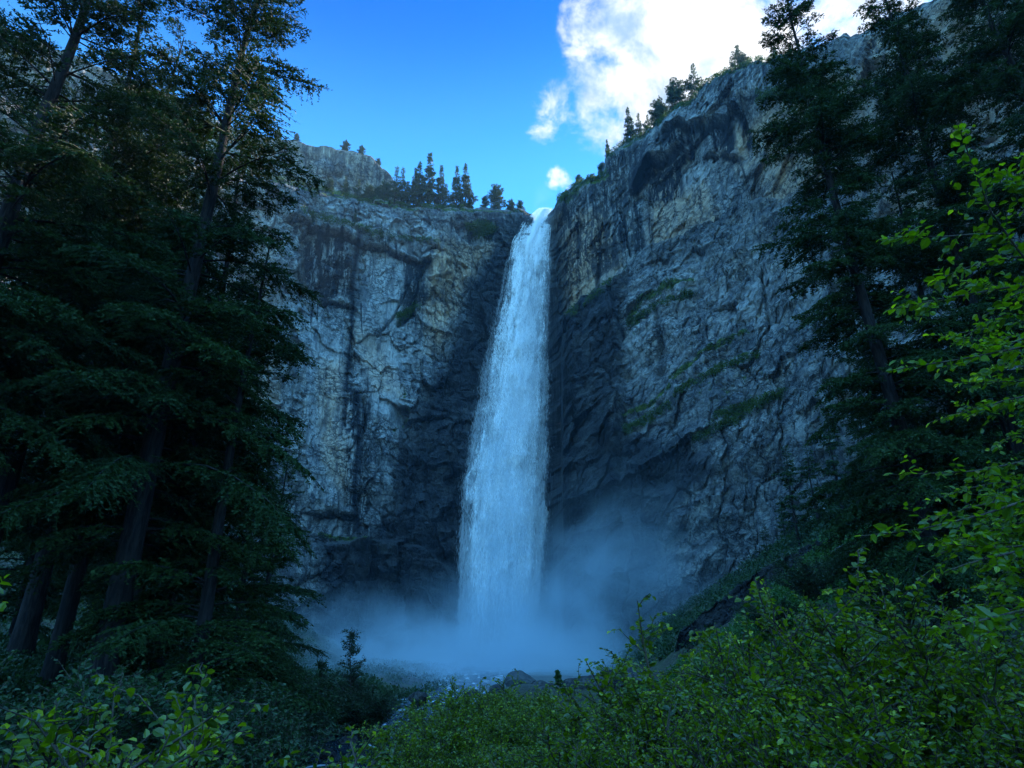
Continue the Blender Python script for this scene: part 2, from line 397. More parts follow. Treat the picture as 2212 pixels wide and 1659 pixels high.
LEFT_BLACK = [(778, 512), (766, 575), (758, 632), (764, 655), (760, 710), (754, 766), (747, 841), (770, 860), (772, 968), (766, 1100), (774, 1166)]
CRACKS = [([(625, 469), (681, 500), (775, 529), (896, 563)], 2.2, 3), ([(914, 566), (903, 616), (892, 665), (862, 695)], 5, 3.5), ([(888, 601), (847, 688), (815, 722)], 2.2, 2),
          ([(692, 648), (738, 657), (768, 668)], 3, 2.5), ([(783, 870), (790, 930), (772, 968)], 5, 2.5), ([(1315, 610), (1330, 700), (1352, 760)], 5, 3), ([(1340, 440), (1352, 500), (1362, 545)], 3, 2.5),
          ([(1457, 405), (1485, 350), (1512, 338)], 2, 1.5), ([(1650, 640), (1660, 700), (1668, 760)], 4, 2), ([(690, 1118), (725, 1116), (764, 1121)], 7, 4), ([(980, 1155), (930, 1185), (915, 1200)], 5, 3),
          ([(640, 540), (655, 600), (648, 640)], 4, 1.5), ([(1290, 470), (1298, 540), (1290, 620)], 4, 2.5), ([(1248, 460), (1252, 560)], 3, 2), ([(1420, 700), (1432, 760), (1430, 840)], 8, 3)]
_z5 = lambda x, y: ((x*.3917+1150)*.96, y*.3917*.96)
_z3 = lambda x, y: ((x*.3918+600)*.96, (y*.3918+250)*.96)
STAINS = [(*_z5(a, b), *_z5(c, d), w) for a, b, c, d, w in ((868, 785, 872, 885, 13), (925, 785, 935, 905, 9), (1022, 765, 1032, 875, 8), (1150, 745, 1172, 875, 3.6), (1185, 740, 1222, 885, 4.2), (1225, 735, 1258, 885, 4.2), (1258, 728, 1284, 835, 3.4), (1350, 700, 1388, 805, 4.5),
    (815, 955, 855, 1190, 5), (880, 945, 925, 1150, 5), (942, 920, 982, 1085, 5), (765, 1050, 835, 1205, 4.5), (572, 1125, 600, 1240, 5), (612, 1255, 655, 1420, 11), (705, 1150, 745, 1410, 6), (712, 860, 722, 1010, 6), (640, 860, 655, 960, 4), (785, 1150, 800, 1380, 3), (330, 1180, 345, 1330, 3), (470, 1160, 480, 1300, 4),
    (1320, 930, 1385, 1200, 2.2), (1440, 330, 1450, 420, 3.5), (1500, 320, 1512, 430, 3.5), (1380, 360, 1386, 430, 3), (1560, 320, 1572, 440, 3), (1060, 420, 1070, 520, 3))] + [(*_z3(a, b), *_z3(c, d), w) for a, b, c, d, w in (
    (250, 700, 262, 1010, 4), (300, 700, 312, 1050, 5), (348, 700, 352, 1050, 4.5), (395, 710, 400, 1030, 4), (430, 720, 436, 980, 5), (262, 1110, 258, 1230, 3), (300, 1110, 297, 1220, 2.5), (540, 1090, 545, 1300, 2.5), (870, 890, 880, 1130, 5.5), (610, 800, 615, 960, 2), (680, 790, 684, 900, 1.8), (930, 600, 934, 690, 2.5), (740, 740, 744, 830, 4), (1060, 620, 1064, 700, 3), (1130, 700, 1136, 790, 3), (480, 1560, 484, 1700, 4), (560, 1480, 575, 1660, 8))]
LEDGE_SHADE = [[(1363, 412), (1401, 353), (1476, 338)], [(1427, 299), (1499, 286), (1574, 274), (1600, 256)], [(1520, 350), (1600, 346)], [(620, 470), (681, 502), (775, 531), (896, 563), (936, 563)], [(690, 645), (738, 657), (768, 668)], [(690, 1116), (770, 1122)], [(1214, 1124), (1287, 1103), (1392, 1055), (1497, 998)],
    [(640, 452), (740, 470), (830, 498)], [(850, 470), (980, 480), (1080, 476)], [(1435, 528), (1500, 516), (1545, 490), (1600, 468)], [(1230, 1180), (1400, 1150)], [(800, 1240), (900, 1255), (980, 1290)], [(1485, 252), (1590, 225), (1690, 215)]]  # roof and ledge lines that get shade painted below them
def cliff_relief(az, z, r0):
    """distance change and surface attributes for points of the wall"""
    s = np.radians(az)*240; px, py = project(r0*np.sin(np.radians(az)), r0*np.cos(np.radians(az)), z)
    wx = px+fbm(s/9, z/9, 5, 3)*9; wy = py+fbm(s/9+50, z/9, 4, 4)*9
    leftw = sm(-px, -1160, -1110)
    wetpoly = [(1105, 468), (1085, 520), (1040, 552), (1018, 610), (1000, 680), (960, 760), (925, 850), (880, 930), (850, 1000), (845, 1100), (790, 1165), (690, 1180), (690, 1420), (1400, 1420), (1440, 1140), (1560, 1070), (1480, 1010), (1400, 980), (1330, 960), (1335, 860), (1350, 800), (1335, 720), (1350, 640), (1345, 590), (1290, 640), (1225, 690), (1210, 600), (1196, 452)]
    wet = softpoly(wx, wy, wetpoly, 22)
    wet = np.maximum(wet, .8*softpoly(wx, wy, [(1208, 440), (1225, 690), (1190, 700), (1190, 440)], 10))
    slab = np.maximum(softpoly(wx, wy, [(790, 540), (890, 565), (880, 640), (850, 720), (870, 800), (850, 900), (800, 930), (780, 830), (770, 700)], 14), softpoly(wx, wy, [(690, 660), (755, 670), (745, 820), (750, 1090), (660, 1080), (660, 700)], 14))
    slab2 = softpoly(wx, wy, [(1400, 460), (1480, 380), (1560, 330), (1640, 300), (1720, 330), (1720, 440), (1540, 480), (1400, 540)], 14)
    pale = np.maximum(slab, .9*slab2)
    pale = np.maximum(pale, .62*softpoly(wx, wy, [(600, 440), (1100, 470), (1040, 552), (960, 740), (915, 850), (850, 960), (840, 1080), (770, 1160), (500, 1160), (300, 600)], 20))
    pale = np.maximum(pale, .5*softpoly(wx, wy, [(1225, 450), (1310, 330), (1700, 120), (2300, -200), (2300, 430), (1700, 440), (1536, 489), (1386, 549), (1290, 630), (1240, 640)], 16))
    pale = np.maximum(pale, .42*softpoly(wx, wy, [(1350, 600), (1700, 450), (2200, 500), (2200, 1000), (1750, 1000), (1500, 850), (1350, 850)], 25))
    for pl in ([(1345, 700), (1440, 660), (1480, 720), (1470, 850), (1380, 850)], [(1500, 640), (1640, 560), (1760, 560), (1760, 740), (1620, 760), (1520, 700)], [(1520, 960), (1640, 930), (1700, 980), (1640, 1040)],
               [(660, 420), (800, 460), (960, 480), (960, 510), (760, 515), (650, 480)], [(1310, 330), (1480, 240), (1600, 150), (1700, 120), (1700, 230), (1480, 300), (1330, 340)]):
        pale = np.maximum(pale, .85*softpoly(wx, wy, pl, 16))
    tanm = np.zeros(px.shape)
    for pl, w in (([(945, 520), (1060, 528), (1020, 600), (960, 720), (930, 760), (915, 640)], .9), ([(695, 780), (745, 780), (745, 1090), (690, 1000)], .75), ([(1205, 455), (1300, 450), (1340, 560), (1280, 640), (1225, 690)], .9),
                  ([(1405, 440), (1520, 400), (1560, 480), (1400, 545)], .85), ([(1540, 330), (1700, 200), (1850, 150), (1850, 420), (1640, 450), (1600, 380)], .9), ([(1390, 370), (1450, 350), (1480, 440), (1420, 460)], .7), ([(760, 700), (830, 740), (870, 860), (800, 860)], .55),
                  ([(1850, 100), (2300, -200), (2300, 600), (1850, 500)], .6), ([(-900, 100), (400, 250), (600, 420), (600, 900), (-900, 900)], .5)):
        tanm = np.maximum(tanm, w*softpoly(wx, wy, pl, 20))
    moss = np.zeros(px.shape)
    for ln, w, k in (([(1360, 706), (1392, 678), (1441, 650), (1497, 637)], 12, 1), ([(1453, 852), (1497, 828), (1558, 795), (1619, 771)], 10, 1), ([(1351, 933), (1400, 905), (1449, 876)], 9, .9), ([(1376, 560), (1323, 605), (1287, 633), (1226, 682)], 6, .8),
                     ([(590, 378), (700, 408), (800, 426), (880, 440), (1140, 448)], 10, .85), ([(650, 455), (740, 485), (830, 510), (930, 520)], 6, .75), ([(870, 830), (880, 900), (850, 930)], 8, .6), ([(690, 1160), (770, 1175), (800, 1180)], 9, .9),
                     ([(1205, 430), (1260, 395), (1305, 378)], 14, .9), ([(1310, 335), (1430, 262), (1520, 178), (1700, 105)], 6, .8), ([(1640, 215), (1700, 195)], 8, .8), ([(1300, 940), (1380, 1000), (1470, 1040)], 8, .45), ([(870, 655), (850, 700)], 5, .6)):
        d = polydist(wx, wy, ln); moss = np.maximum(moss, k*np.exp(-(d/w)**2))
    moss = np.maximum(moss, .40*softpoly(wx, wy, [(1460, 850), (1640, 790), (1760, 900), (1700, 1000), (1500, 960), (1400, 930)], 30))
    streak = np.zeros(px.shape)
    for pl, w in (([(655, 505), (760, 520), (756, 640), (700, 650), (650, 610)], 1.), ([(1430, 298), (1475, 292), (1478, 338), (1432, 345)], 1.3), ([(1482, 290), (1502, 286), (1506, 335), (1490, 338)], 1.3), ([(1530, 282), (1578, 274), (1590, 330), (1575, 345), (1545, 335)], 1.3),
                  ([(1398, 360), (1470, 345), (1478, 430), (1440, 440), (1400, 430)], 1.1), ([(1205, 450), (1400, 300), (1380, 420), (1360, 545), (1290, 600), (1220, 620)], .8), ([(1363, 415), (1385, 410), (1395, 540), (1370, 545)], 1.), ([(870, 560), (930, 565), (905, 690), (870, 690)], .9),
                  ([(1520, 180), (1690, 110), (1690, 200), (1560, 220)], .6), ([(740, 860), (800, 880), (800, 1160), (745, 1160)], .9), ([(1340, 1000), (1500, 990), (1500, 1080), (1360, 1090)], .8), ([(1590, 255), (1610, 250), (1640, 320), (1620, 325)], 1.1), ([(1300, 340), (1400, 300), (1395, 360), (1370, 400), (1310, 420)], .8), ([(1000, 450), (1110, 450), (1090, 520), (1000, 510)], .7)):
        streak = np.maximum(streak, w*softpoly(wx, py, pl, 7))
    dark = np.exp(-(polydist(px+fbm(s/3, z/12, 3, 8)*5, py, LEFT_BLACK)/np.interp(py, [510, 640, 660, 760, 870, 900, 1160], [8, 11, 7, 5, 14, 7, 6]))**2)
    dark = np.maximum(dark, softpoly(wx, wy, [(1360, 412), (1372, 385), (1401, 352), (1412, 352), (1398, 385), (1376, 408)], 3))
    jx = px+fbm(s/2.5, z/25, 3, 91)*4+fbm(s/1.2, z/9, 2, 92)*2; jy = py+fbm(s/3, z*0, 2, 93)*14
    for x0, y0, x1, y1, w in STAINS:
        t_ = np.clip((jy-y0)/(y1-y0), 0, 1); d = np.abs(jx-(x0+(x1-x0)*t_))/(w*(1-.55*t_)); ends = sm(jy, y0-4, y0+2)*sm(-jy, -y1-8, -y1+14)
        dark = np.maximum(dark, .93*np.exp(-d**4)*ends*(.55+.45*sm(fbm(s/1.1, z/22, 3, 94), -.35, .05)))
    for ln in LEDGE_SHADE:  # shade under roofs and ledges, painted as thin dark lines
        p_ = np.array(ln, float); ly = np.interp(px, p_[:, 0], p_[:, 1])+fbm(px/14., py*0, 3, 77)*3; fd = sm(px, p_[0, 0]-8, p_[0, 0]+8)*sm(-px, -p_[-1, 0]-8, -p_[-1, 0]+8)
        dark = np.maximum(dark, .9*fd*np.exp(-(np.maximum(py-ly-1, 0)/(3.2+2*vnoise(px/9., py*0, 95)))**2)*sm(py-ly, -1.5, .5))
    # relief
    dr = fbm(s/45, z/70, 3, 11)*7
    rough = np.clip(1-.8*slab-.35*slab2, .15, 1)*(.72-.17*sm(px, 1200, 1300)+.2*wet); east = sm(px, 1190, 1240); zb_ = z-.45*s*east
    dr += (ridged(s/17, zb_/24, 3, 12)-.6)*5*(.4+.6*rough)
    cv, cb = cells(s/12+fbm(s/8, z/8, 3, 21)*.3, (z-.35*s*east)/15+fbm(s/8+9, z/8, 3, 22)*.3, 5)
    dr += rough*(cv-.5)*4.2+rough*np.exp(-(cb/.03)**2)*1.5+cells.tilt*(5.5*rough+1.5)
    cv, cb = cells(s/3.8+fbm(s/3, z/3, 3, 23)*.22, (z-.45*s*east)/4.2+fbm(s/3+9, z/3, 3, 24)*.22, 6)
    dr += rough*(cv-.5)*1.4+rough*np.exp(-(cb/.05)**2)*.9+cells.tilt*(1.9*rough+.5)
    dr += fbm(s/2.2, z/30, 4, 13)*1.2*rough+fbm(s/1.6, z/1.6, 4, 14)*.45*rough+ridged(s/(5+9*east), zb_/(7-3*east), 4, 15)*rough*1.1+rough*fbm(s/9, zb_/2.0, 4, 17)*1.2
    # lower right apron of tilted slabs: stands forward of the upper wall
    apron = softpoly(px, py, [(1215, 720), (1287, 633), (1386, 549), (1480, 519), (1536, 489), (1593, 470), (1706, 433), (2300, 250), (2300, 1500), (1215, 1500)], 2.5)
    below = np.maximum(0, polydist(px, py, [(1226, 682), (1386, 549), (1536, 489), (1706, 433), (2300, 250)]))
    dr -= apron*(5+np.minimum(below, 500)*.045)
    dr += apron*fbm(s/12+z/9, z/14-s/20, 4, 16)*4
    for ln, A, dec, ab in (([(1363, 412), (1401, 353), (1476, 338)], 11, 60, True), ([(1427, 299), (1499, 286), (1574, 274), (1600, 256)], 9, 45, True), ([(1520, 350), (1600, 346)], 5, 30, True),
                           ([(620, 470), (681, 502), (775, 531), (896, 563), (936, 563)], 5.5, 40, True), ([(600, 440), (700, 450), (850, 470), (980, 470), (1080, 470)], 2.5, 30, False), ([(936, 563), (990, 520), (1065, 528)], 2.5, 40, False),
                           ([(690, 645), (768, 668)], 2.5, 40, True), ([(660, 1110), (770, 1122)], 5, 120, True), ([(1453, 856), (1619, 773)], 2.5, 60, False), ([(1360, 706), (1497, 637)], 3, 60, False), ([(1214, 1124), (1287, 1103), (1392, 1055), (1497, 998)], 6, 60, True),
                           ([(1230, 1180), (1400, 1150), (1560, 1110)], 3, 50, False), ([(1210, 880), (1300, 850)], 2.5, 60, True), ([(1300, 940), (1420, 990)], 3, 60, False), ([(770, 1175), (860, 1200), (985, 1230)], 6, 120, False), ([(1440, 245), (1560, 215), (1700, 205)], 2.5, 40, False), ([(1540, 560), (1700, 500)], 2, 50, False),
                           ([(1200, 560), (1260, 540)], 2., 40, True)):
        dr += hledge(px, py, ln, A, dec, ab)
    for ln, w, dpt in CRACKS:
        e = np.exp(-(polydist(px+fbm(s/4, z/4, 3, 41)*3, py, ln)/w)**2); dr += e*dpt; dark = np.maximum(dark, e*.55)
    # buttress left of the fall foot and the hollow behind the water
    dr -= 12*softpoly(px, py, [(690, 1180), (800, 1175), (930, 1190), (985, 1260), (1000, 1360), (960, 1500), (600, 1500), (600, 1200)], 10)
    dr -= 9*softpoly(px, py, [(1190, 700), (1330, 640), (1345, 860), (1330, 1100), (1190, 1160), (1170, 950)], 14)
    dr -= moss*.6
    grey = apron*np.exp(-np.maximum(below-14, 0)/110.)*.9
    for pl, w in (([(1530, 360), (1660, 330), (1690, 430), (1560, 470)], .8), ([(1330, 780), (1500, 800), (1800, 760), (2100, 900), (1900, 1200), (1340, 1180)], .62), ([(1340, 560), (1480, 540), (1500, 620), (1380, 660)], .6), ([(1560, 640), (1640, 620), (1660, 720), (1580, 760)], .55), ([(1315, 300), (1470, 215), (1560, 215), (1700, 190), (1700, 250), (1480, 295), (1330, 345)], .55), ([(1470, 440), (1400, 480), (1400, 510), (1500, 500), (1530, 470)], .5),
                  ([(1500, 610), (1560, 590), (1590, 620), (1540, 650)], .9), ([(1400, 1000), (1560, 960), (1640, 1010), (1560, 1080), (1420, 1080)], .6), ([(980, 450), (1140, 455), (1090, 520), (990, 510)], .7), ([(1000, 600), (1040, 560), (1010, 720), (930, 850), (900, 880), (940, 740)], .6)):
        grey = np.maximum(grey, w*softpoly(wx, wy, pl, 12))
    skylit = np.exp(-((polydist(wx, py+7, [(1386, 552), (1440, 536), (1480, 526), (1536, 496)]))/7.)**2); pale = np.maximum(pale, 1.5*skylit); tanm *= 1-skylit  # sky light on the diagonal ledge, painted in as a pale band
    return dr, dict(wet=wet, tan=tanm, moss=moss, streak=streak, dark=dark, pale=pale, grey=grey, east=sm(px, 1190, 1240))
def build_cliff(name, az, skypts, rfun, zb, rows, back, relief, label, lean=.05, backslope=.15):
    sa, st = skyline(skypts); top_t = np.interp(az, sa, st)
    rb = rfun(az); rt = rb*(1+lean*.6); zt = rt*top_t+fbm(np.radians(az)*240/3, az*0, 4, 51)*.9
    t = np.linspace(0, 1, rows)[:, None]
    Z = zb+t*(zt[None]-zb); AZ = np.broadcast_to(az[None], Z.shape)
    R0 = rb[None]*(1+lean*.6*t**1.5)
    dr, at_ = relief(AZ, Z, R0)
    edge = sm(t, .9, 1)*(1-.5)
    Rr = R0+dr*(1-edge)+sm(t, .97, 1.)*3.5
    nb = 34; k = np.linspace(0, 1, nb+1)[1:, None]
    RB_ = Rr[-1][None]+k**1.8*back; AZB = np.broadcast_to(az[None], RB_.shape)
    sB = np.radians(AZB)*RB_
    ZB = Z[-1][None]+k**1.2*back*backslope+fbm(sB/14, RB_/14, 4, 61)*2.2*sm(k, 0, .2)-.25*np.minimum(RB_-Rr[-1][None], 6)*.4
    Rr = np.concatenate([Rr, RB_]); Z = np.concatenate([Z, ZB]); A = np.concatenate([AZ, AZB]); a = np.radians(A)
    V = np.stack([Rr*np.sin(a), Rr*np.cos(a), Z], -1)
    att = {q: np.concatenate([v, np.repeat(v[-1:]*(0 if q in ('wet', 'dark', 'streak') else 1), nb, 0)+(.75 if q == 'moss' else 0)]) for q, v in at_.items()}
    o = mesh_np(name, V, [grid_faces(*Z.shape)[:, ::-1]], M_CLIFF, att, smooth=False)
    tag(o, label, 'cliff', kind='structure'); return V, az, rows
az_l = np.concatenate([np.linspace(-58, -24.1, 150), np.linspace(-24, 3.4, 520)]); 
split = float(np.degrees(azel(1196, 445)[0]))
az_l = az_l[az_l < split]; az_l = np.append(az_l, split)
az_r = np.concatenate([[split], np.linspace(split+.05, 31, 540), np.linspace(31.15, 82, 200)])
def relief_cut(AZ, Z, R0): return cliff_relief(AZ, Z, R0)
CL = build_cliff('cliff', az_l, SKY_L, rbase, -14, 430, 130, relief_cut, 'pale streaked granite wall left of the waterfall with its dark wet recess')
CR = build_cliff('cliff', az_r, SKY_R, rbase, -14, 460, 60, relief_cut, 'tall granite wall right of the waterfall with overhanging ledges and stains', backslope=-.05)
def ridge_relief(AZ, Z, R0):
    dr, a = cliff_relief(AZ+60, Z, R0*0+300)
    z0 = np.zeros(AZ.shape); s = np.radians(AZ)*300; px, py = project(R0*np.sin(np.radians(AZ)), R0*np.cos(np.radians(AZ)), Z)
    dr = fbm(s/25, Z/30, 4, 71)*5+ridged(s/7, Z/18, 4, 72)*3.5+fbm(s/2.5, Z/8, 4, 73)*1.2
    cv, cb = cells(s/7+Z/20, Z/9, 9); dr += (cv-.5)*2.5
    d = polydist(px, py, [(590, 395), (700, 412), (800, 425)])
    return dr, dict(wet=z0, tan=z0+.55, moss=np.exp(-(d/16)**2)*.95+.25*vnoise(s/6, Z/6, 5), streak=.45+z0, dark=z0, pale=.4+z0, grey=z0, east=z0)
RG = build_cliff('ridge', np.linspace(-58, -10.2, 420), SKY_RIDGE, lambda a: 300+0*a, 150, 170, 90, ridge_relief, 'broken rock ridge set back above the left end of the wall')
def cliff_point(px, py, CLF=None, inset=0.):
    """point on the wall seen at this pixel"""
    V, az, rows = CLF or (CL if px < 1196 else CR); a, t = azel(px, py); i = int(np.argmin(np.abs(az-np.degrees(a))))
    col = V[:rows, i]; el = col[:, 2]/np.hypot(col[:, 0], col[:, 1]); j = int(np.argmin(np.abs(el-t)))
    return col[j].copy()
def top_point(px, CLF, back=2.):
    """point on the brink under this pixel column"""
    V, az, rows = CLF; q = project(V[rows-1, :, 0], V[rows-1, :, 1], V[rows-1, :, 2])[0]; i = int(np.argmin(np.abs(q-px)))
    k = rows-1
    while k < V.shape[0]-1 and np.hypot(*V[k, i, :2])-np.hypot(*V[rows-1, i, :2]) < back: k += 1
    return V[k, i].copy()

# ------------------------------------------------------------------ outcrop on the right slope
ol = [(1470, 1362), (1500, 1340), (1540, 1308), (1600, 1262), (1660, 1222), (1720, 1190), (1790, 1160), (1880, 1128), (2000, 1085), (2150, 1030), (2350, 960)]
q = np.linspace(0, len(ol)-1, 220); OX = np.interp(q, range(len(ol)), [p[0] for p in ol]); OY = np.interp(q, range(len(ol)), [p[1] for p in ol])+fbm(q*4, q*0, 4, 81)*5
OD = np.interp(OX, [1470, 1600, 1800, 2350], [112, 100, 88, 70])
tops = np.stack([at(a, b, d) for a, b, d in zip(OX, OY, OD)])
hgt = np.interp(OX, [1470, 1500, 1600, 1700, 1900, 2350], [1.5, 3, 7, 7.5, 9, 12])
k = np.linspace(0, 1, 46)[:, None]
V = tops[None]+np.stack([0*k*hgt, -3.5*k*np.ones(hgt.shape), -k*hgt*.8], -1)
nz = fbm(OX[None]/22+0*k, k*4, 5, 83)*2.2+ridged(OX[None]/40+k*1.2, k*2, 3, 84)*1.8; V[..., 1] += nz*sm(k, 0, .1); V[..., 2] += fbm(OX[None]/9+0*k, k*9, 4, 85)*.5
kb = np.linspace(.05, 1, 16)[:, None]; B = tops[None]+np.stack([0*kb*hgt, 14*kb*np.ones(hgt.shape), -10*kb**1.3*np.ones(hgt.shape)], -1)
V = np.concatenate([V[::-1], B])
o = mesh_np('rock_outcrop', V, [grid_faces(*V.shape[:2])[:, ::-1]], M_OUT, smooth=True)
tag(o, 'long dark rock band crossing the slope right of the mist', 'rock outcrop', kind='structure')

# ------------------------------------------------------------------ boulders
def boulder_mesh(seed, squash=.65):
    import bmesh
    bm = bmesh.new(); bmesh.ops.create_icosphere(bm, subdivisions=5, radius=1.)
    P = np.array([v.co[:] for v in bm.verts]); rg = np.random.default_rng(seed)
    for _ in range(11):                                  # planed facets
        n = norm(rg.normal(size=3)); d = rg.uniform(.55, .85); k_ = P@n-d; P = P-np.clip(k_, 0, 9)[:, None]*n*.85
    a = fbm(P[:, 0]*2+P[:, 2]*1.7+seed, P[:, 1]*2-P[:, 2]*1.3, 5, seed); P = P*(1+a[:, None]*.13); P[:, 2] *= squash
    for v, p in zip(bm.verts, P): v.co = p
    me = bpy.data.meshes.new('boulder'); bm.to_mesh(me); bm.free(); me.materials.append(M_BOULDER)
    me.polygons.foreach_set('use_smooth', np.ones(len(me.polygons), bool)); return me
BM = [boulder_mesh(s) for s in (3, 7, 12, 20)]
BOULDERS = [  # px, py (centre), Y, half width px, label
    (660, 1600, 30, 24, 'dark wet boulder in the near stream, left of the pale grey one'), (752, 1604, 30, 27, 'pale grey boulder at the far edge of the near stream'),
    (625, 1612, 31, 20, 'leftmost small wet boulder in the near stream'), (708, 1632, 26, 28, 'flat black boulder sitting mid stream at the bottom'),
    (775, 1636, 26, 20, 'dark boulder at the right edge of the near stream'), (606, 1650, 24, 42, 'large black boulder cut by the bottom edge of the frame'),
    (700, 1590, 34, 16, 'small rounded boulder behind the two largest near stream stones'), (905, 1507, 80, 24, 'black boulder standing out of the white rapids'),
    (880, 1480, 140, 46, 'big faint boulder in the mist left of the rapids'), (1128, 1468, 135, 38, 'rounded boulder in the mist right of the waterfall foot'),
    (1072, 1492, 120, 26, 'low boulder left of the rounded one at the mist edge'), (1190, 1500, 112, 42, 'wide low boulder on the right bank of the misty pool'),
    (1275, 1484, 105, 58, 'largest blue grey boulder below the misty slope'), (1375, 1470, 100, 60, 'broad boulder at the right end of the misty rock pile'),
    (1230, 1515, 80, 34, 'dark boulder low among the bushes right of the rapids'), (1290, 1525, 70, 30, 'smaller dark boulder touching the near bushes right of the rapids'),
    (985, 1490, 130, 22, 'small boulder in the pool straight below the fall'), (840, 1498, 125, 24, 'small misty boulder left of the big faint one'), (945, 1522, 66, 14, 'small stone breaking the white rapids'), (1165, 1482, 128, 22, 'small dark boulder tucked beside the rounded one'), (1235, 1476, 118, 26, 'angular boulder behind the largest blue grey one'),
    (1320, 1462, 112, 30, 'boulder wedged between the two largest of the pile'), (1245, 1536, 72, 24, 'dark stone under the tiny tree right of the rapids'), (1020, 1500, 100, 20, 'low wet stone where the rapids leave the mist'), (1300, 1500, 88, 26, 'middle sized boulder in front of the largest one')]
for i, (px, py, Y, hw, lab) in enumerate(BOULDERS):
    if Y < 60:
        yy = np.linspace(20, 90, 300); zz_ = np.array([at(px, py, q)[2] for q in yy]); Y = float(yy[np.argmin(np.abs(zz_-stream_z(yy)-.1))])
    p = at(px, py, Y); w = hw/F*(Y*cos(PITCH)+p[2]*sin(PITCH)); o = bpy.data.objects.new('boulder', BM[i % 4]); COL.objects.link(o)
    o.location = (p[0], p[1]+w*.3, p[2]-w*.1); o.scale = (w*1.05, w*.9, w*.95); o.rotation_euler = (0, 0, i*1.7); tag(o, lab, 'boulder', 'boulders along the stream')

# ------------------------------------------------------------------ conifers
def conifer(seed, h, rad, cb, Rr, spacing=.15, tw=.115, tf=.047, tuft=.15, droop=.55, up=.25, gap=.0, top_r=.03, mat=None, pe=.62, irregular=.35):
    rg = np.random.default_rng(seed)
    k = 26; zz = np.linspace(0, 1, k)
    P = np.stack([fbm(zz*2, zz*0+seed, 2, seed)*.012*h*zz*2, fbm(zz*2+9, zz*0+seed, 2, seed)*.012*h*zz*2, zz*h], -1); P[:, :2] -= P[0, :2]
    r = rad*(1-zz)**1.05+top_r; r[0] *= 1.3; r[1] *= 1.06
    tv, tfc = tubes(P[None], r[None], 14); 
    # branches
    n = max(8, int(h*(1-cb)/spacing)); f = np.sort(rg.uniform(0, 1, n))**.92; hb = h*(cb+(1-cb)*f*.985)
    prof = (1-f)**pe*np.minimum(1, .62+f*2.2)*.97+.035
    clump = .75+irregular*fbm(f*9, f*0+seed*3.3, 3, seed+5)*1.8
    L = Rr*prof*clump*rg.uniform(.55, 1.12, n); keep = rg.uniform(0, 1, n) > gap; L = np.maximum(L[keep], .12); f = f[keep]; hb = hb[keep]; n = len(L)
    az = rg.uniform(0, 2*pi, n); dh = np.stack([np.cos(az), np.sin(az), 0*az], -1)
    a = rg.uniform(-.05, 1, n)*up+f*.55; b = rg.uniform(.5, 1.1, n)*droop*(1-f*.6)
    base = np.stack([np.interp(hb, P[:, 2], P[:, 0]), np.interp(hb, P[:, 2], P[:, 1]), hb], -1)
    side = np.stack([-np.sin(az), np.cos(az), 0*az], -1); bend = rg.normal(0, .12, n)
    def bp(i, s): return base[i]+L[i][:, None]*(dh[i]*s[:, None]+side[i]*(bend[i]*s*s)[:, None]+np.array([0, 0, 1.])*(a[i]*s-b[i]*s*s)[:, None])
    mb = MB(); s6 = np.linspace(0, 1, 6); I = np.repeat(np.arange(n), 6); pts = bp(I, np.tile(s6, n)).reshape(n, 6, 3)
    br = np.clip(.011*L+.006*(rad/.4), .008, .09)[:, None]*(1-s6*.85)[None]; limb = tubes(pts, br, 3)
    # twigs
    nt = np.maximum(3, (L/tw).astype(int)*2); I = np.repeat(np.arange(n), nt); m_ = len(I)
    s = .12+.88*rg.uniform(0, 1, m_)**.75; p0 = bp(I, s); sg = np.where(rg.uniform(size=m_) < .5, -1., 1.); ang = rg.uniform(.55, 1.25, m_)*sg
    d = norm(dh[I]*np.cos(ang)[:, None]+side[I]*np.sin(ang)[:, None]+np.array([0, 0, 1.])*(a[I]-2*b[I]*s-rg.uniform(-.15, .5, m_))[:, None]*.7)
    l = L[I]*(.10+.42*np.sqrt(1-s*.95))*rg.uniform(.35, 1., m_); l = np.clip(l, .1, 1.7)
    e = p0+d*l[:, None]-np.array([0, 0, 1.])*(l*rg.uniform(.05, .35, m_))[:, None]
    mid = (p0+e)/2+np.array([0, 0, .06])*l[:, None]
    twg = tubes(np.stack([p0, mid, e], 1), np.clip(.004+.006*l, .004, .012)[:, None]*np.array([1, .8, .3]), 3)
    # tufts
    nf = np.maximum(2, (l/tf).astype(int)); J = np.repeat(np.arange(m_), nf); q_ = len(J); u = rg.uniform(.1, 1.02, q_)
    pt = p0[J]*((1-u)**2)[:, None]+2*mid[J]*(u*(1-u))[:, None]+e[J]*(u*u)[:, None]
    lat = norm(np.cross(d[J], np.array([0, 0, 1.])))*np.where(rg.uniform(size=q_) < .5, -1., 1.)[:, None]
    dd = d[J]*rg.uniform(.3, 1.2, q_)[:, None]+lat*rg.uniform(.2, 1.1, q_)[:, None]+rg.normal(0, .33, (q_, 3))+np.array([0, 0, -.1])
    lv = tuft*rg.uniform(.6, 1.4, q_)*np.clip(1.25-.6*u, .5, 1.2)
    fv = diamonds(pt, dd, lv, .20, rg); rn = np.clip(rg.uniform(0, 1, n)[I][J]*.5+rg.uniform(0, .5, q_), 0, 1)
    return (tv, tfc), (limb, twg, fv, np.repeat(rn, 4))
def conifer_thing(data, label, cat, loc, group, mat=None, name='conifer', **kw):
    t = thing(name, label, cat, loc, group, **kw); (tv, tfc), (limb, twg, fv, rn) = data
    mb = MB(); mb.add(tv, tfc); mb.add(limb[0], limb[1]); mb.build('trunk', M_BARK, t, True)
    mb = MB(); mb.add(fv[0], fv[1], rn); mb.add(twg[0], twg[1], .1); mb.build('crown', mat or M_NEEDLE, t)
    return t
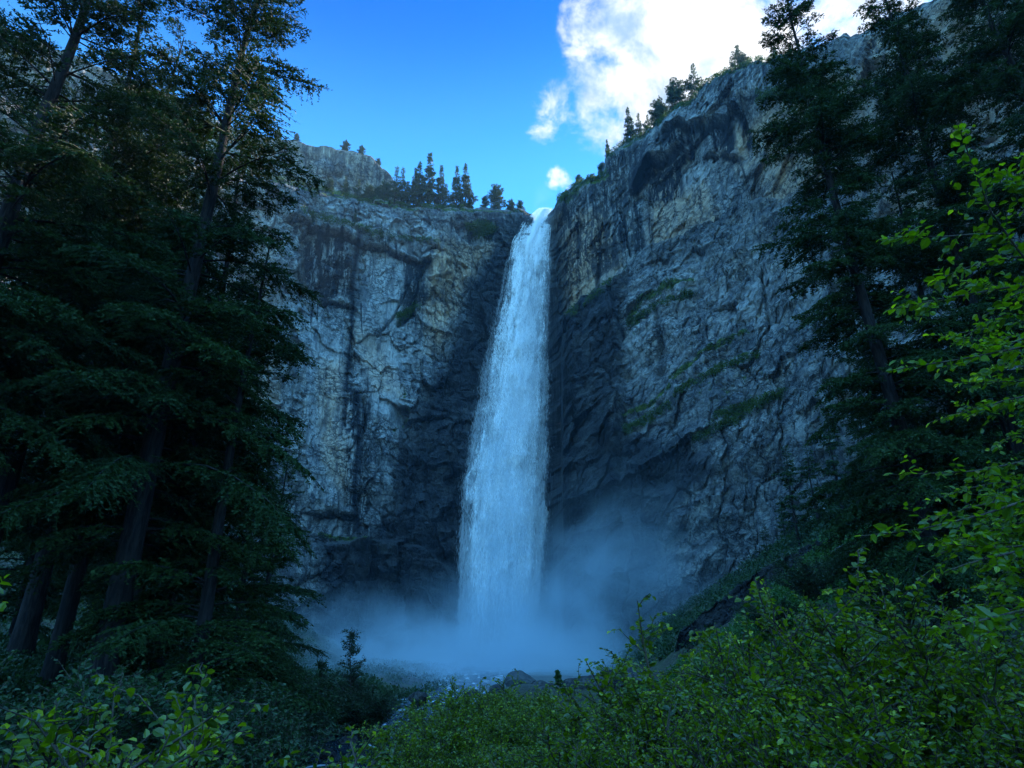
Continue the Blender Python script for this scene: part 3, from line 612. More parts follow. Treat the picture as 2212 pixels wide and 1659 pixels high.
def base_at(px, Y):
    """ground point in this pixel column at distance Y"""
    x = at(px, 1420, Y)[0]; return (x, Y, float(ground_z(x, Y))-.25)
GN = 'big conifers framing the view'
A1 = conifer_thing(conifer(11, 38, .43, .16, 7.4, spacing=.16, gap=.15, up=.3, pe=.42), 'thickest leaning trunk at left, its ragged branches reaching over the sky', 'conifer', base_at(222, 23), GN, rz=.4, tilt=(0, R_(.8)))
B1 = conifer_thing(conifer(12, 21, .28, .08, 5.3, droop=.5), 'conifer nearest the waterfall in the left wood, feathery and dark', 'conifer', base_at(428, 24), GN, rz=1., tilt=(0, R_(.2)))
C1 = conifer_thing(conifer(13, 29, .29, .14, 5.2, spacing=.16), 'conifer between the thickest trunk and the feathery edge tree', 'conifer', base_at(345, 28), GN, rz=2.1)
R1 = conifer_thing(conifer(14, 40, .38, .06, 6.9, spacing=.11, tuft=.16, gap=.04, droop=.62, up=.2), 'tall conifer right of the cliff, its bare trunk showing through', 'conifer', base_at(2075, 30), GN, rz=.0, tilt=(0, R_(-2.2)))
for src, px, Y, rz, sc, lab in ((A1, -330, 19, 2.2, .95, 'conifer at the left edge, only its branches hanging into the frame'), (C1, 120, 27, 4., 1.05, 'thin trunk between the left edge and the thickest trunk'), (A1, 40, 32, 1.3, 1.0, 'conifer standing behind near the left edge with a dark straight trunk'),
                              (C1, -90, 24, .6, 1.15, 'second conifer from the left edge, mostly branches'), (A1, 205, 44, 5.1, .95, 'distant conifer filling the gap left of the thickest trunk'), (B1, 330, 41, 3., 1.25, 'distant short conifer right of the thickest trunk'),
                              (B1, 500, 33, 4.4, .72, 'small conifer just behind the feathery edge tree'), (C1, 265, 36, 5.6, .98, 'slim conifer directly behind the thickest trunk'),
                              (B1, 20, 52, .3, 1.5, 'far dim conifer in the gap nearest the left edge'), (A1, 130, 58, 3.3, .9, 'far tall conifer behind the thin left trunk'), (C1, 400, 56, 1.9, 1.1, 'far conifer between the slim trunk and the feathery tree'), (B1, 560, 46, 5.5, .8, 'low far conifer at the right end of the left wood'), (A1, -200, 38, 4.1, 1., 'tall conifer behind the left edge branches')):
    dup(src, lab, 'conifer', base_at(px, Y), GN, rz, sc)
for src, px, Y, rz, sc, lab in ((R1, 2660, 27, 2., .95, 'conifer at the upper right corner behind the near leafy branches'), (B1, 2010, 48, 1.5, 1.15, 'shorter dark conifer at the foot of the tall right one'), (C1, 2420, 38, 3.3, 1., 'conifer at the right edge partly hidden by leafy branches'), (B1, 2200, 33, .2, 1.25, 'low conifer in the shade right of the tall trunk'), (R1, 2330, 30, 4., .97, 'tall conifer in the dark mass behind the leafy branches'), (C1, 2060, 41, 5., .8, 'dark conifer filling the gap below the tall right one'),):
    dup(src, lab, 'conifer', base_at(px, Y), GN, rz, sc)
# hazy trees on the talus
GH = 'hazy conifers on the slope'
H1 = conifer_thing(conifer(21, 20, .3, .05, 4.4, spacing=.2, tw=.22, tf=.13, tuft=.45), 'hazy conifer with a pointed top standing on the misty slope', 'conifer', (0, 0, 0), GH)
def on_slope(px, py, Y):
    p = at(px, py, Y); return (p[0], Y, min(p[2], float(ground_z(p[0], Y)))-.3)
H1.location = on_slope(1715, 1105, 125)
for px, py, Y, sc, lab in ((1765, 1110, 118, .85, 'hazy conifer just right of the pointed one'), (1690, 1120, 140, .55, 'small hazy conifer left of the pointed one'), (1820, 1100, 110, 1., 'hazy conifer closest to the tall dark right tree'), (1650, 1130, 150, .45, 'lowest hazy conifer on the misty slope'), (1900, 1100, 100, 1., 'dim conifer between the tall right tree and the misty slope')):
    dup(H1, lab, 'conifer', on_slope(px, py, Y), GH, px*.1, sc)

# brink conifers
GT = 'trees on the cliff tops'
K = [conifer_thing(conifer(31, 20, .24, .02, 4.4, spacing=.12, pe=1.05, irregular=.15, tw=.22, tf=.11, tuft=.6, droop=.3, up=.1, mat=M_NEEDLE2), 'x', 'tree', (0, 0, 0), GT, M_NEEDLE2, 'brink_conifer'),
     conifer_thing(conifer(32, 20, .24, .04, 5.4, spacing=.16, pe=.9, tw=.28, tf=.15, tuft=.6, droop=.35, irregular=.6, gap=.15), 'x', 'tree', (0, 0, 0), GT, M_NEEDLE2, 'brink_conifer'),
     conifer_thing(conifer(33, 20, .3, .02, 7.5, spacing=.16, tw=.3, tf=.18, tuft=.7, droop=.2, up=.35, irregular=.5, pe=.55), 'x', 'tree', (0, 0, 0), GT, M_NEEDLE2, 'brink_conifer')]
used = set()
def brink(kind, px, ytop, ybase, lab, CLF, back=3., p=None, rz=None, tilt=(0, 0)):
    p = top_point(px, CLF, back) if p is None else p
    d = p[1]*cos(PITCH)+p[2]*sin(PITCH); pb = project(*p)[1]
    h = (max(ybase, pb)-ytop)/F*d/cos(PITCH)*1.12; a_, t_ = azel(px, ytop); h = max(2., float(t_)*np.hypot(p[0], p[1])-p[2])+.6
    x = at(px, ybase, p[1])[0]; loc = (x, p[1], p[2]-.6); rz = px*.37 if rz is None else rz
    if kind in used: return dup(K[kind], lab, 'tree', loc, GT, rz, h/20, tilt)
    used.add(kind); r = K[kind]; r.location = loc; r.rotation_euler = (tilt[0], tilt[1], rz); r.scale = (h/20,)*3; r['label'] = lab; return r
for kd, px, yt, yb, lab in ((1, 852, 359, 432, 'leftmost brink tree, beside the ridge end'), (1, 867, 362, 432, 'brink tree second from left, leaning on the first'), (0, 893, 362, 434, 'brink conifer just left of the two tallest left rim trees'), (0, 904, 349, 434, 'wide brink conifer standing left of the tallest one'),
                       (0, 924, 330, 434, 'tallest slim conifer of the group left of the fall'), (0, 951, 355, 442, 'broad dark brink conifer right of the tallest slim one'), (0, 986, 357, 438, 'left one of the close pair of brink conifers'),
                       (0, 1005, 353, 436, 'right one of the close pair of brink conifers'), (1, 963, 395, 444, 'short yellowish tree at the foot of the broad brink conifer'), (1, 1016, 398, 438, 'small tree at the foot of the close pair'), (1, 880, 392, 434, 'short bushy tree between the first brink trees and the group'),
                       (2, 1073, 400, 436, 'lone rounded tree between the close pair and the fall'), (2, 1047, 424, 436, 'low round bush left of the lone rounded tree'), (2, 1104, 431, 440, 'tiny bush right of the lone rounded tree'), (2, 1124, 433, 441, 'tiny bush nearest the brink of the fall')):
    brink(kd, px, yt, yb, lab, CL)
for kd, px, yt, yb, lab, tl in ((0, 1313, 301, 335, 'small conifer at the lowest step of the right skyline', 0), (2, 1301, 352, 372, 'round bush on the notch below the lowest right skyline conifer', 0), (0, 1362, 231, 301, 'slim tall conifer low on the right skyline', 0), (1, 1380, 244, 283, 'thin ragged tree just right of the slim skyline conifer', 0), (1, 1399, 246, 272, 'short tree third from left in the low skyline group', 0),
                           (2, 1426, 214, 259, 'bushy tree midway up the right skyline', 0), (2, 1464, 173, 230, 'widest dark bushy tree on the right skyline', 0), (1, 1501, 133, 193, 'pointed ragged conifer against the white cloud', 0), (1, 1589, 85, 134, 'lone leaning conifer high on the right skyline', R_(-8)), (2, 1606, 118, 134, 'low bush at the foot of the lone leaning conifer', 0), (0, 1673, 92, 114, 'small conifer at the top of the right skyline', 0),
                           (2, 1250, 378, 392, 'low bush left of centre on the knoll right of the fall', 0), (2, 1280, 376, 386, 'low bush on the right of the knoll by the fall', 0)):
    brink(kd, px, yt, yb, lab, CR, 2., tilt=(0, tl))
for kd, px, yt, yb, lab in ((1, 745, 380, 417, 'sunlit tree on the grassy shelf under the ridge'), (1, 772, 384, 420, 'bushy tree right of the sunlit one on the grassy shelf'), (2, 795, 398, 424, 'yellow green bush at the right end of the grassy shelf'), (2, 812, 402, 428, 'bush under the broken end of the ridge'),
                       (2, 710, 386, 412, 'low tree left on the grassy shelf'), (2, 830, 392, 430, 'tree hugging the end of the ridge')):
    brink(kd, px, yt, yb, lab, CL, 2.)
for px, yt, lab in ((640, 288, 'leftmost small bush on the ridge skyline'), (747, 303, 'taller bush mid ridge skyline'), (781, 314, 'bush where the ridge skyline starts to drop'), (817, 342, 'lowest bush on the ridge skyline'), (600, 278, 'bush beside the tip of the long left branch')):
    brink(2, px, yt, yt+12, lab, RG, 2.)
for kd, px, yt, yb, lab in ((0, 766, 452, 484, 'tiny conifer on the slabs under the shelf'), (0, 673, 450, 484, 'tiny conifer beside the left wood on the slabs'), (1, 820, 478, 520, 'small dark tree rooted in the ledge above the pale slab'), (2, 935, 505, 535, 'bush in the corner above the pale slab'), (0, 1560, 772, 796, 'tiny tree on the mossy diagonal ledge'), (1, 1365, 668, 712, 'tree on the lower end of the upper mossy ledge')):
    p = cliff_point(px, yb); brink(kd, px, yt, yb, lab, None, p=p)

# ------------------------------------------------------------------ ledge shrubs: leaf clumps growing on rock
def clump_leaves(P, rad, n_per, size, rg, flat=.7):
    I = np.repeat(np.arange(len(P)), n_per); d = norm(rg.normal(size=(len(I), 3))); rr = rg.uniform(.35, 1, len(I))[:, None]**.6
    q = P[I]+d*rr*rad[I][:, None]*np.array([1, 1, flat]); D = norm(d+rg.normal(0, .6, d.shape)); s = size*rg.uniform(.6, 1.4, len(I))
    v, f = diamonds(q, D, s, .32, rg); rn = np.repeat(np.clip(rg.uniform(0, 1, len(P))[I]*.6+rg.uniform(0, .4, len(I)), 0, 1), 4); return v, f, rn
rg = np.random.default_rng(5)
def ledge_veg(lines, n, rad, name, label, size, spread=4):
    P = []
    for ln in lines:
        L_ = np.array(ln, float); seg = np.hypot(*np.diff(L_, axis=0).T); c = np.append(0, np.cumsum(seg)); u = rg.uniform(0, c[-1], n)
        for a in u:
            x = np.interp(a, c, L_[:, 0])+rg.normal(0, spread); y = np.interp(a, c, L_[:, 1])+rg.normal(0, spread); P.append(cliff_point(x, y))
    P = np.array(P); mb = MB(); r_ = rad*rg.uniform(.4, 1.3, len(P)); mb.add(*clump_leaves(P+[0, -.4, .3], r_, 60, size, rg)); o = mb.build(name, M_HEATH); tag(o, label, 'shrubs', kind='stuff')
ledge_veg([[(590, 380), (700, 412), (800, 428), (880, 442), (1000, 446)], [(650, 455), (740, 485), (830, 510), (940, 522)], [(860, 690), (900, 660)]], 85, 1.6, 'ledge_scrub', 'low scrub growing along the ledges of the left wall', .5)
ledge_veg([[(1360, 706), (1392, 678), (1441, 650), (1497, 637)], [(1453, 852), (1558, 795), (1640, 768)], [(1351, 933), (1449, 876)], [(1323, 605), (1287, 633), (1226, 682)], [(1205, 430), (1255, 395), (1305, 380)], [(1310, 335), (1430, 262), (1520, 178), (1700, 105)], [(1310, 328), (1430, 257), (1520, 172), (1650, 121)], [(1640, 215), (1700, 195)], [(1500, 950), (1640, 880)], [(1540, 900), (1700, 850)]], 90, 1.5, 'ledge_scrub', 'low scrub growing along the mossy ledges of the right wall', .45)
P = np.array([cliff_point(1040+rg.normal(0, 16), 498+rg.normal(0, 7)) for _ in range(70)])+[0, -1.5, .5]
mb = MB(); mb.add(*clump_leaves(P, np.full(len(P), 2.2), 130, .5, rg)); tag(mb.build('hanging_bush', M_HEATH), 'wide green bush hanging just below the brink left of the fall', 'bush')
# talus and slope cover
def slope_cover(n, rect, keep, rad, size, per, name, label, mat):
    x = rg.uniform(rect[0], rect[1], n*3); y = rg.uniform(rect[2], rect[3], n*3); z = ground_z(x, y); px, py = project(x, y, z); m_ = keep(x, y, z, px, py)
    x, y, z = x[m_][:n], y[m_][:n], z[m_][:n]; r_ = rad*rg.uniform(.4, 1.4, len(x)); P = np.stack([x, y, z+r_*.3], -1)
    mb = MB(); mb.add(*clump_leaves(P, r_, per, size, rg)); tag(mb.build(name, mat), label, 'undergrowth', kind='stuff')
slope_cover(2600, (16, 170, 95, 245), lambda x, y, z, px, py: (px < 2100) & (x > 26) & (vnoise(x/9, y/9, 3) > .36), 1.5, .5, 60, 'slope_undergrowth', 'hazy green undergrowth covering the slope behind the rock band', M_LEAF_DARK)
slope_cover(2200, (12, 75, 42, 96), lambda x, y, z, px, py: (px < 2300) & (x > 15), .9, .28, 70, 'slope_undergrowth', 'green undergrowth on the slope in front of the rock band', M_SLOPE)
slope_cover(2200, (-120, -12, 40, 240), lambda x, y, z, px, py: (px > -100) & (vnoise(x/9, y/9, 3) > .35), 1.2, .42, 60, 'slope_undergrowth', 'dim undergrowth on the left bank below the wall', M_LEAF_DARK)
slope_cover(2500, (-34, -9, 9, 42), lambda x, y, z, px, py: (px > -200) & (np.abs(x-stream_x(y)) > 3.6), .45, .12, 90, 'forest_undergrowth', 'dark low undergrowth between the trunks of the left wood', M_LEAF_DARK)

# ------------------------------------------------------------------ broadleaf shrubs
def leafy_curves(Pc, rg, leaf, spacing, rad0, stem_m=5, upn=.75, start=.05):
    """Pc (n,k,3): twigs; leaves set alternately along each"""
    n, k, _ = Pc.shape; seg = np.linalg.norm(np.diff(Pc, axis=1), axis=2); Ln = seg.sum(1)
    nl = np.maximum(3, (Ln/spacing).astype(int)); I = np.repeat(np.arange(n), nl); off = np.arange(len(I))-np.repeat(np.cumsum(nl)-nl, nl)
    u = start+(1-start)*(off+rg.uniform(.2, .8, len(I)))/nl[I]; x = u*(k-1); j = np.minimum(x.astype(int), k-2); fr = (x-j)[:, None]
    p = Pc[I, j]*(1-fr)+Pc[I, j+1]*fr; t = norm(Pc[I, j+1]-Pc[I, j]); sgn = np.where(off % 2 == 0, 1., -1.)[:, None]
    sd = norm(np.cross(t, np.array([0, 0, 1.])+rg.normal(0, .25, t.shape)))*sgn
    D = t*rg.uniform(.2, .9, (len(I), 1))+sd*rg.uniform(.5, 1.1, (len(I), 1))+rg.normal(0, .25, t.shape)+np.array([0, 0, -.15])
    N = norm(np.array([0, 0, upn])+rg.normal(0, .6, t.shape)); L = leaf*rg.uniform(.55, 1.25, len(I))*np.clip(1.25-.5*u, .6, 1.2)
    v, f = leaf_mesh(p, D, N, L, .33); rn = np.clip(rg.uniform(0, 1, n)[I]*.35+rg.uniform(0, .5, len(I))+.3*(u > .85), 0, 1)
    return (v, f, np.repeat(rn, 6)), tubes(Pc, rad0*np.linspace(1, .25, k)[None]*np.ones((n, 1)), 4)
def shrub_data(seed, h, rad, n_stem, n_twig, leaf, spacing, up=1., tw_len=.35):
    rg = np.random.default_rng(seed); k = 8; s = np.linspace(0, 1, k)
    az = rg.uniform(0, 2*pi, n_stem); out = np.sqrt(rg.uniform(.02, 1, n_stem))*rad; hh = h*rg.uniform(.72, 1.05, n_stem)*np.sqrt(np.clip(1-(out/rad)**2*.55, .2, 1))
    P = np.zeros((n_stem, k, 3)); wob = rg.normal(0, .05*rad, (n_stem, 1, 2))
    P[..., 0] = np.cos(az)[:, None]*(out[:, None]*s**1.5+.12*rad); P[..., 1] = np.sin(az)[:, None]*(out[:, None]*s**1.5+.12*rad); P[..., 2] = hh[:, None]*s**.85
    P[..., :2] += wob*np.sin(s*5)[None, :, None]
    I = np.repeat(np.arange(n_stem), n_twig); u = .18+.8*rg.uniform(0, 1, len(I)); x = u*(k-1); j = np.minimum(x.astype(int), k-2); fr = (x-j)[:, None]
    p = P[I, j]*(1-fr)+P[I, j+1]*fr; t = norm(P[I, j+1]-P[I, j]); d = norm(t*.6+norm(rg.normal(size=t.shape))*np.array([1, 1, .5])+np.array([0, 0, .25])); l = tw_len*h*rg.uniform(.4, 1.1, len(I))*(1.15-.6*u)
    q = np.linspace(0, 1, 5); Tw = p[:, None]+d[:, None]*(l[:, None]*q)[..., None]; Tw[..., 2] += (l[:, None]*.18*(q-1.4*q*q)[None]); Tw += rg.normal(0, .012*h, Tw.shape)*q[None, :, None]
    a, ta = leafy_curves(Tw, rg, leaf, spacing, .0022*h+.002); topv = P[:, 3:]; b, _ = leafy_curves(topv, rg, leaf, spacing*.8, .002)
    st = tubes(P, (.008*h+.004)*np.linspace(1, .2, k)[None]*np.ones((n_stem, 1)), 6)
    return (a, b), (st, ta)
def shrub_thing(data, label, loc, group, mat, rz=0., sc=1., name='leafy_shrub', cat='shrub'):
    t = thing(name, label, cat, loc, group, rz, sc); (a, b), (st, ta) = data
    mb = MB(); mb.add(*a); mb.add(*b); mb.build('foliage', mat, t); mb = MB(); mb.add(*st); mb.add(*ta); mb.build('stem', M_STEM, t, True); return t
S_near = shrub_data(41, 2.6, 1.7, 26, 32, .064, .036); S_mid = shrub_data(42, 3.2, 2.6, 44, 34, .10, .06); S_far = shrub_data(43, 4.2, 3.2, 44, 34, .13, .085)
S_fine = shrub_data(45, 2.6, 1.8, 30, 34, .05, .032)
S_sprig = shrub_data(44, 2.8, 1.3, 14, 20, .08, .045, tw_len=.26)
GS = 'leafy shrubs in the foreground'
protos = {}
def put(kind, px, py_top, Y, label, sc=None, rz=0., mat=None, name='leafy_shrub'):
    """kind near/mid/far; the shrub's top reaches py_top"""
    data, h, m_ = {'near': (S_near, 2.6, M_LEAF), 'mid': (S_mid, 3.2, M_LEAF), 'far': (S_far, 4.2, M_LEAF_DARK), 'sprig': (S_sprig, 2.8, M_LEAF), 'fine': (S_fine, 2.6, M_LEAF), 'dark': (S_mid, 3.2, M_LEAF_DARK)}[kind]
    top = at(px, py_top, Y); g_ = float(ground_z(top[0], Y)); hh = top[2]-g_; s = hh/h if sc is None else sc
    loc = (top[0], Y, g_ if sc is None else top[2]-h*sc); s = np.clip(s, .25, 3); loc = (loc[0], loc[1], min(loc[2], top[2]-h*s*.98))
    if kind not in protos: protos[kind] = shrub_thing(data, label, loc, GS, m_, rz, float(s), name); return
    dup(protos[kind], label, 'shrub', loc, GS, rz, float(s))
put('near', 1440, 1405, 7.5, 'shrub at the lower centre right with arching sprigs against the mist', rz=.3)
put('sprig', 1415, 1312, 8.2, 'thin upright sprigs rising highest beside the mist')
put('sprig', 1590, 1330, 7.2, 'thin sprigs in front of the green slope left of centre', rz=2.)
put('sprig', 1735, 1222, 6.6, 'tall thin sprig in front of the rock band', rz=1.1)
put('fine', 1620, 1440, 6.6, 'shrub in front of the green slope with glossy leaves', rz=1.9)
put('near', 1800, 1345, 6.2, 'dense yellow green shrub under the rock band', rz=4.)
put('fine', 1960, 1235, 6.4, 'dense tall shrub left of the lower right branch', rz=2.7)
put('near', 2120, 1230, 5.4, 'shrub at the right edge below the leafy branches', rz=.9)
put('near', 1540, 1500, 5.0, 'low shrub at the bottom right of centre', rz=5.)
put('fine', 1740, 1480, 4.6, 'low dark shrub along the bottom edge at right', rz=3.2)
put('near', 1950, 1440, 4.2, 'low shrub near the bottom right corner', rz=1.4)
put('near', 2180, 1420, 3.9, 'nearest shrub in the bottom right corner', rz=2.2)
put('fine', 1360, 1545, 6.0, 'low shrub on the bottom edge right of the centre bush', rz=.1)
put('mid', 1290, 1500, 13, 'round shrub right of the centre bush', rz=1.)
put('mid', 1060, 1470, 17, 'centre bush with pointed sprigs before the rapids', rz=2.)
put('mid', 960, 1530, 15, 'bush left of the centre bush beside the rapids', rz=3.)
put('mid', 1170, 1515, 15, 'bush between the centre bush and the round shrub', rz=4.5)
put('mid', 1010, 1590, 13.5, 'low bush right of the near stream', rz=.5)
put('mid', 1150, 1600, 12, 'low bush on the bottom edge at the centre', rz=3.7)
put('mid', 1200, 1590, 9.5, 'low bush on the bottom edge right of centre', rz=5.2)
put('sprig', 1090, 1452, 18, 'upright leafy shoot above the centre bush', rz=2.8)
put('sprig', 1030, 1470, 18.5, 'left upright shoot above the centre bush', rz=.8)
put('mid', 1000, 1500, 19, 'bush with a rounded top close beside the white rapids', rz=1.6)
put('mid', 1130, 1488, 20, 'bush behind the centre bush, against the boulders', rz=5.)
put('far', 690, 1450, 47, 'dark bush under the left sapling', rz=.2)
put('far', 800, 1475, 46, 'dark bush right of the sapling beside the mist', rz=1.9)
put('far', 590, 1440, 34, 'dark bush where the left wood meets the stream', rz=4.)
put('far', 745, 1500, 50, 'dark bush behind the stream boulders', rz=2.6)
put('far', 590, 1480, 30, 'dim bush right of the last left trunk', rz=1.2)
put('dark', 520, 1520, 21, 'blue green shrub at the foot of the feathery edge tree', rz=.5)
put('dark', 400, 1450, 20, 'blue green shrub between the two slim left trunks', rz=2.5)
put('dark', 250, 1440, 16, 'shrub at the foot of the thickest trunk', rz=3.5)
put('dark', 100, 1420, 15, 'shrub at left below the dark trunks', rz=1.5)
put('dark', 420, 1580, 15, 'dark shrub on the left bank of the near stream', rz=4.5)
put('dark', 300, 1330, 34, 'bright yellow green shrub seen between the left trunks', rz=.9)
put('dark', 1760, 1190, 60, 'shrub on the slope top before the rock band', rz=.9)
put('dark', 1860, 1180, 52, 'shrub right of the one on the slope top', rz=1.9)
put('dark', 1660, 1290, 62, 'shrub midway on the green slope', rz=2.9)
put('dark', 1960, 1150, 44, 'shrub at the foot of the tall right conifer', rz=3.9)
put('near', 60, 1500, 6.0, 'leafy shrub in the bottom left corner', rz=1.)
put('fine', 210, 1540, 5.5, 'low leafy shrub on the bottom edge at left', rz=2.)
put('near', 170, 1545, 6.5, 'glossy leaved shrub near the bottom left trunks', rz=3.)
put('near', 120, 1590, 5.2, 'lowest shrub on the left part of the bottom edge', rz=4.)
put('sprig', 330, 1495, 7.2, 'arching sprigs reaching right at the lower left', rz=4.6)
put('sprig', 250, 1470, 7.6, 'upright sprigs left of the arching ones', rz=2.6)
# small trees
def small_tree(seed, h, label, loc, mat, leaf, spacing):
    rg = np.random.default_rng(seed); t = thing('sapling', label, 'small tree', loc, 'small broadleaf trees')
    n = 60; s = np.linspace(0, 1, 8); trunk = np.stack([.03*h*np.sin(s*4), .02*h*np.cos(s*3)-.02*h, s*h], -1)
    hb = h*rg.uniform(.22, .97, n); L = h*.26*(1.15-hb/h)*rg.uniform(.6, 1.3, n); az = rg.uniform(0, 2*pi, n); k = np.linspace(0, 1, 6)
    P = np.zeros((n, 6, 3)); P[..., 0] = np.interp(hb, trunk[:, 2], trunk[:, 0])[:, None]+np.cos(az)[:, None]*L[:, None]*k; P[..., 1] = np.sin(az)[:, None]*L[:, None]*k; P[..., 2] = hb[:, None]+L[:, None]*(.55*k-.15*k*k)
    I = np.repeat(np.arange(n), 10); u = rg.uniform(.3, 1, len(I)); j = np.minimum((u*5).astype(int), 4); p = P[I, j]+(P[I, j+1]-P[I, j])*(u*5-j)[:, None]
    d = norm(rg.normal(size=p.shape)*[1, 1, .6]+[0, 0, .3]); q = np.linspace(0, 1, 4); Tw = p[:, None]+d[:, None]*(.07*h*rg.uniform(.5, 1.2, len(I))[:, None]*q)[..., None]
    a, ta = leafy_curves(Tw, rg, leaf, spacing, .006); mb = MB(); mb.add(*a); mb.build('crown', mat, t)
    mb = MB(); mb.add(*tubes(trunk[None], (.011*h*(1-s*.85))[None], 7)); mb.add(*tubes(P, .004*h*(1-k*.8)[None]*np.ones((n, 1)), 4)); mb.add(*ta); mb.build('trunk', M_STEM, t, True); return t
def tree_to(px, py_top, Y):
    p = at(px, py_top, Y); g_ = float(ground_z(p[0], Y)); return p[2]-g_, (p[0], Y, g_)
h, loc = tree_to(762, 1362, 46); small_tree(51, h, 'slender sapling standing against the mist left of the rapids', loc, M_LEAF_DARK, .11, .07)
h, loc = tree_to(700, 1430, 45); small_tree(52, h, 'lower sapling just left of the slender one', loc, M_LEAF_DARK, .14, .075)
h, loc = tree_to(1205, 1450, 75); small_tree(53, h, 'tiny dark tree among the misty boulders', loc, M_SLOPE, .16, .12)
h, loc = tree_to(1838, 1190, 50); small_tree(54, h, 'pale green small tree on the slope below the tall right conifer', loc, M_LEAF_DARK, .2, .1)
h, loc = tree_to(245, 1230, 48); small_tree(55, h, 'bright small tree glimpsed between the left trunks', loc, M_LEAF, .2, .1)
h, loc = tree_to(560, 1180, 60); small_tree(56, h, 'dim small tree behind the feathery edge conifer', loc, M_LEAF_DARK, .25, .12)

# ------------------------------------------------------------------ near broadleaf tree on the right edge
rg = np.random.default_rng(77)
def px_curve(pts, depths, k=9):
    pts = np.array(pts, float); q = np.linspace(0, len(pts)-1, k); X = np.interp(q, range(len(pts)), pts[:, 0]); Y = np.interp(q, range(len(pts)), pts[:, 1]); D = np.linspace(depths[0], depths[1], k)
    return np.stack([at(a, b, d) for a, b, d in zip(X, Y, D)])
main = [([(2330, 700), (2260, 620), (2197, 537), (2142, 460), (2112, 385), (2082, 305), (2070, 272)], (3.2, 2.7)), ([(2300, 560), (2187, 535), (2162, 500), (2042, 512), (1972, 510), (1900, 518)], (3.2, 2.8)),
        ([(2310, 560), (2182, 555), (2112, 570), (2047, 595), (2008, 612)], (3.4, 3.1)), ([(2310, 610), (2182, 620), (2067, 640), (1982, 655), (1915, 670)], (3.3, 3.0)), ([(2330, 730), (2207, 750), (2082, 775), (1982, 790), (1925, 800)], (3.3, 3.0)),
        ([(2330, 1040), (2212, 1082), (2119, 1113), (1989, 1143), (1860, 1158)], (3.2, 2.9)), ([(2330, 1290), (2212, 1317), (2141, 1335), (2032, 1361)], (3.0, 2.8)), ([(2330, 380), (2240, 340), (2200, 335)], (3.0, 2.8)), ([(2330, 480), (2230, 440), (2160, 350)], (3.2, 3.0)),
        ([(2340, 860), (2240, 850), (2150, 870), (2085, 905)], (3.4, 3.3)), ([(2340, 960), (2200, 1000), (2090, 1020), (1920, 1025)], (3.6, 3.3)), ([(2340, 1150), (2200, 1190), (2080, 1220), (2010, 1250)], (3.4, 3.2))]
curves = [px_curve(p, d) for p, d in main]
extra = []
for i in range(30):
    y0 = rg.uniform(560, 1330); d0 = rg.uniform(3.3, 5.); x1 = rg.uniform(1990, 2160); extra.append(px_curve([(2400, y0-20), (2260, y0), ((x1+2260)/2, y0+rg.uniform(0, 30)), (x1, y0+rg.uniform(-10, 70))], (d0+.2, d0)))
base_t = np.array([at(2950, 1500, 3.6)[0], 3.9, 0]); base_t[2] = float(ground_z(base_t[0], base_t[1]))-.1
tt = thing('broadleaf_tree', 'near broadleaf tree whose bright leafy branches reach in from the right edge', 'tree', tuple(base_t))
trunk = np.stack([np.array([0, 0, 0.]), np.array([.05, 0, 1.2]), np.array([-.02, .05, 2.4]), np.array([.08, 0, 3.6]), np.array([.05, .05, 5.])])
allc = np.array(curves+extra)-base_t
zt = np.clip(allc[:, 0, 2]-.25, .4, 4.9); hub = np.stack([np.interp(zt, trunk[:, 2], trunk[:, i]) for i in range(3)], -1)
lead = np.stack([hub, hub*.5+allc[:, 0]*.5+[0, 0, .05], allc[:, 0]], 1)
mb = MB(); mb.add(*tubes(trunk[None], np.array([[.11, .09, .08, .06, .03]]), 10)); mb.add(*tubes(lead, np.array([[.02, .014, .009]])*np.ones((len(lead), 1)), 5)); mb.add(*tubes(allc, np.linspace(.008, .002, 9)[None]*np.ones((len(allc), 1)), 5))
# side twigs off every branch
nt_ = 12; I = np.repeat(np.arange(len(allc)), nt_); u = rg.uniform(.1, .92, len(I)); x = u*8; j = np.minimum(x.astype(int), 7); p = allc[I, j]+(allc[I, j+1]-allc[I, j])*(x-j)[:, None]; t = norm(allc[I, j+1]-allc[I, j])
d = norm(t*.9+norm(rg.normal(size=t.shape))*np.array([.5, .8, .6])); l = rg.uniform(.08, .30, len(I))*(1.2-.7*u); q = np.linspace(0, 1, 5); Tw = p[:, None]+d[:, None]*(l[:, None]*q)[..., None]
a1, _ = leafy_curves(allc, rg, .060, .042, .003, start=.15); a2, t2 = leafy_curves(Tw, rg, .048, .028, .0018); mb.add(*t2); mb.build('trunk', M_STEM, tt, True)
mb = MB(); mb.add(*a1); mb.add(*a2); mb.build('crown', M_LEAF_NEAR, tt)
# leafy twig at the left edge
c2 = np.array([px_curve([(-160, 1330), (-60, 1310), (10, 1250)], (3.4, 3.0)), px_curve([(-160, 1340), (-60, 1320), (14, 1300)], (3.4, 3.1))]); b2 = np.array([c2[0, 0, 0]-.1, 3.6, 0]); b2[2] = float(ground_z(b2[0], 3.6))
tt = thing('leafy_shrub', 'bright leaf twigs poking in at the left edge above the lower corner', 'shrub', tuple(b2), GS); c2 = c2-b2
a1, t1 = leafy_curves(c2, rg, .06, .03, .004); mb = MB(); mb.add(*a1); mb.build('foliage', M_LEAF_NEAR, tt); mb = MB(); mb.add(*t1); mb.add(*tubes(np.stack([np.zeros((2, 3)), c2[:, 0]*.5, c2[:, 0]], 1), np.array([[.014, .01, .006]]*2), 5)); mb.build('stem', M_STEM, tt, True)

